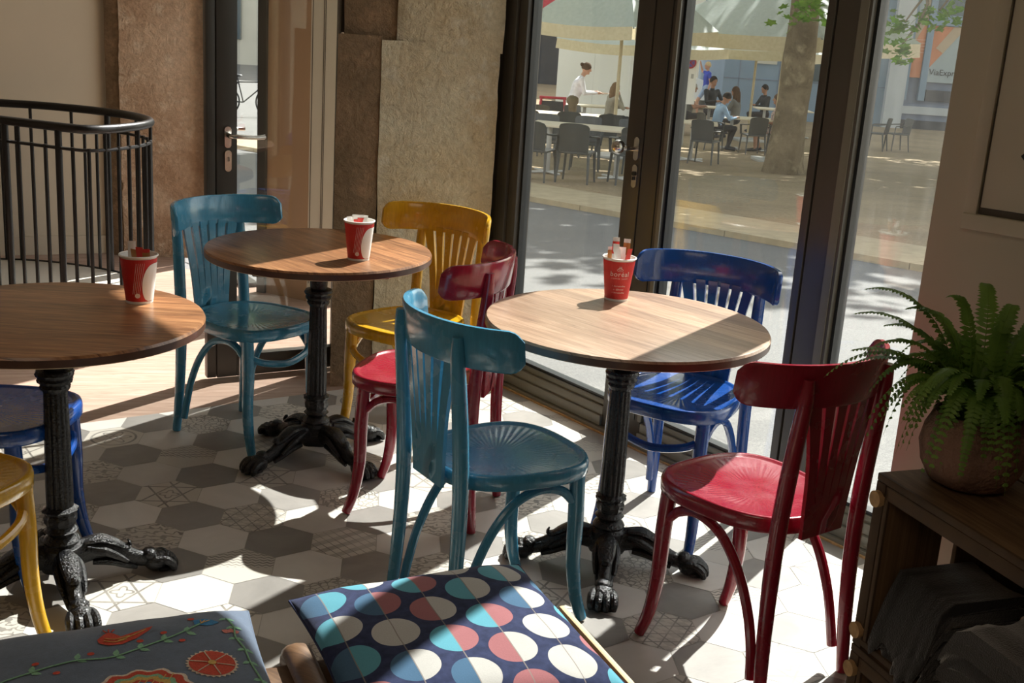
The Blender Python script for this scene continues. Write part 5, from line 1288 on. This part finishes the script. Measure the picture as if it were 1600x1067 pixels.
    for p in me.polygons:
        c = p.center
        if (c-h_(0, 0, .03)).length < .155 and c.z > neck.z-.01: mi_.append(2); continue
        best, bm_ = 9, 0
        for a, b_, ra, rb, reg in SEG:
            ab = b_-a; u = max(0, min(1, (c-a).dot(ab)/max(1e-9, ab.length_squared))); d = (c-(a+ab*u)).length-(ra+(rb-ra)*u)
            if reg == 'top' and sleeve == 'short' and ra == .056 and u > .55: reg = 'skin'
            if reg == 'bottom' and legs == 'shorts' and ra == .088 and u > .75: reg = 'skin'
            if d < best: best, bm_ = d, idx[reg]
        mi_.append(bm_)
    me.polygons.foreach_set('material_index', mi_); me.shade_smooth()
    bo = bpy.data.objects.new('body', me); COL.objects.link(bo); bo.parent = t
    # hair
    hb = MB(); rows = []
    for i in range(9):
        ph = (pi*.62)*i/8; row = []
        for k in range(20):
            a = 2*pi*k/20; fr_ = max(0, sin(a)); p_ = min(ph, pi*.62-.75*fr_**1.5); w = 1+.03*sin(a*7+i)
            row.append(h_(.088*sin(p_)*cos(a)*w, .104*sin(p_)*sin(a)*w-.006, .045+.116*cos(p_)*w))
        rows.append(row)
    hb.sheet(rows, closed=True)
    if hair == 'long':
        for k in range(9):
            a = pi+pi*k/8; c0 = h_(.080*cos(a), .085*sin(a)-.01, .03); hb.tube([c0, c0+V((.01*cos(a), .02*sin(a), -.13)), c0+V((.02*cos(a), .03*sin(a), -.26))], [.030, .032, .016], 8, smooth=3)
    if hair == 'bun': hb.ball(h_(0, -.115, .08), .042, 12, 8)
    hb.build('hair', hair_col, t, smooth=60)
    for q in (-1, 1): MB().ball(h_(q*.030, .083, .045), (.011, .008, .007), 8, 6).build('eye', 'eye', t)
    MB().tube([h_(-.02, .088, -.022), h_(0, .094, -.022), h_(.02, .088, -.022)], .005, 6).build('mouth', 'lip', t)
    w_ = AR[1][2]
    return t, w_
cloth('white shirt', (0.72, 0.70, 0.76)); cloth('brown trousers', (0.14, 0.11, 0.07)); cloth('light blue shirt', (0.32, 0.45, 0.62)); cloth('dark trousers', (0.045, 0.045, 0.05))
cloth('grey shirt', (0.17, 0.17, 0.16)); cloth('black shirt', (0.03, 0.035, 0.04)); cloth('beige top', (0.34, 0.31, 0.25)); cloth('blue vest', (0.05, 0.08, 0.42)); cloth('denim', (0.30, 0.38, 0.52))
def floral():
    k = N('floral dress'); v = k.coord(); f = k.vor(v, 26, 'F1'); c = k.ramp(f, [(0.25, (0.48, 0.20, 0.17)), (0.45, (0.50, 0.42, 0.36)), (0.7, (0.22, 0.16, 0.16))]); k.bsdf(c, .9); return k.m
MT['floral'] = floral()
for n_, c in (('brown hair', (0.09, 0.05, 0.03)), ('black hair', (0.018, 0.014, 0.012)), ('grey hair', (0.40, 0.37, 0.33)), ('blond hair', (0.52, 0.38, 0.20)), ('light brown hair', (0.22, 0.14, 0.08))): cloth(n_, c, .2, 40)
wt, wr_ = person('waiter in a white shirt and brown trousers leaning forward with a tray', .93, 25.0, 5, 'stand', 'white shirt', 'brown trousers', 'skin', 'brown hair', 'bun', .30, .15, 'tray', 'long')
tr = thing('serving_tray', 'small tray held out by the waiter in the white shirt', 'tray', (0, 0, 0)); 
wp_ = Matrix.Rotation(R(5-90), 3, 'Z') @ Vector((.0, wr_.y+.10, wr_.z-.015)); tr.location = (wt.location.x+wp_.x, wt.location.y+wp_.y, wt.location.z+wp_.z)
MB().lathe([(.001, 0), (.17, 0), (.19, .02), (.185, .022), (.168, .006), (.001, .006)], 28, cap=False).build('plate', 'postertan', tr)
person('woman with long hair in a beige top resting her hand at her chin', 1.90, 27.9, 20, 'sit', 'beige top', 'dark trousers', 'skin', 'light brown hair', 'long', .12, .1, 'chin', 'long')
person('man in a light blue shirt eating at the pale table', 4.27, 27.1, 12, 'sit', 'light blue shirt', 'dark trousers', 'skin2', 'black hair', 'short', .22, .35, 'table', 'long')
person('woman in a floral dress sitting beside the tree trunk', 5.66, 27.3, 172, 'sit', 'floral', 'floral', 'skin2', 'brown hair', 'long', -.04, .1, 'lap', 'short', 'bare')
person('grey haired man in a grey shirt left of the outdoor group', 4.13, 31.0, -10, 'sit', 'grey shirt', 'dark trousers', 'skin2', 'grey hair', 'short', .10, .05, 'table', 'short')
person('man in a black shirt behind the grey haired man', 4.95, 32.6, -60, 'sit', 'black shirt', 'dark trousers', 'skin2', 'black hair', 'short', .0, .0, 'table', 'long', s=1.12)
person('man in grey seen from behind, next to the black shirted man', 5.25, 30.3, 150, 'sit', 'grey shirt', 'dark trousers', 'skin2', 'brown hair', 'long', .05, .05, 'table', 'long')
person('dark clothed guest sitting alone before the blue grey wall', 6.62, 33.6, -160, 'sit', 'black shirt', 'dark trousers', 'skin2', 'black hair', 'short', .05, .1, 'table', 'long')
person('passer by in a blue top and denim shorts walking beyond the terrace', 5.70, 38.8, 190, 'walk', 'blue vest', 'denim', 'skin', 'blond hair', 'short', .0, .0, 'wave', 'short', 'shorts')
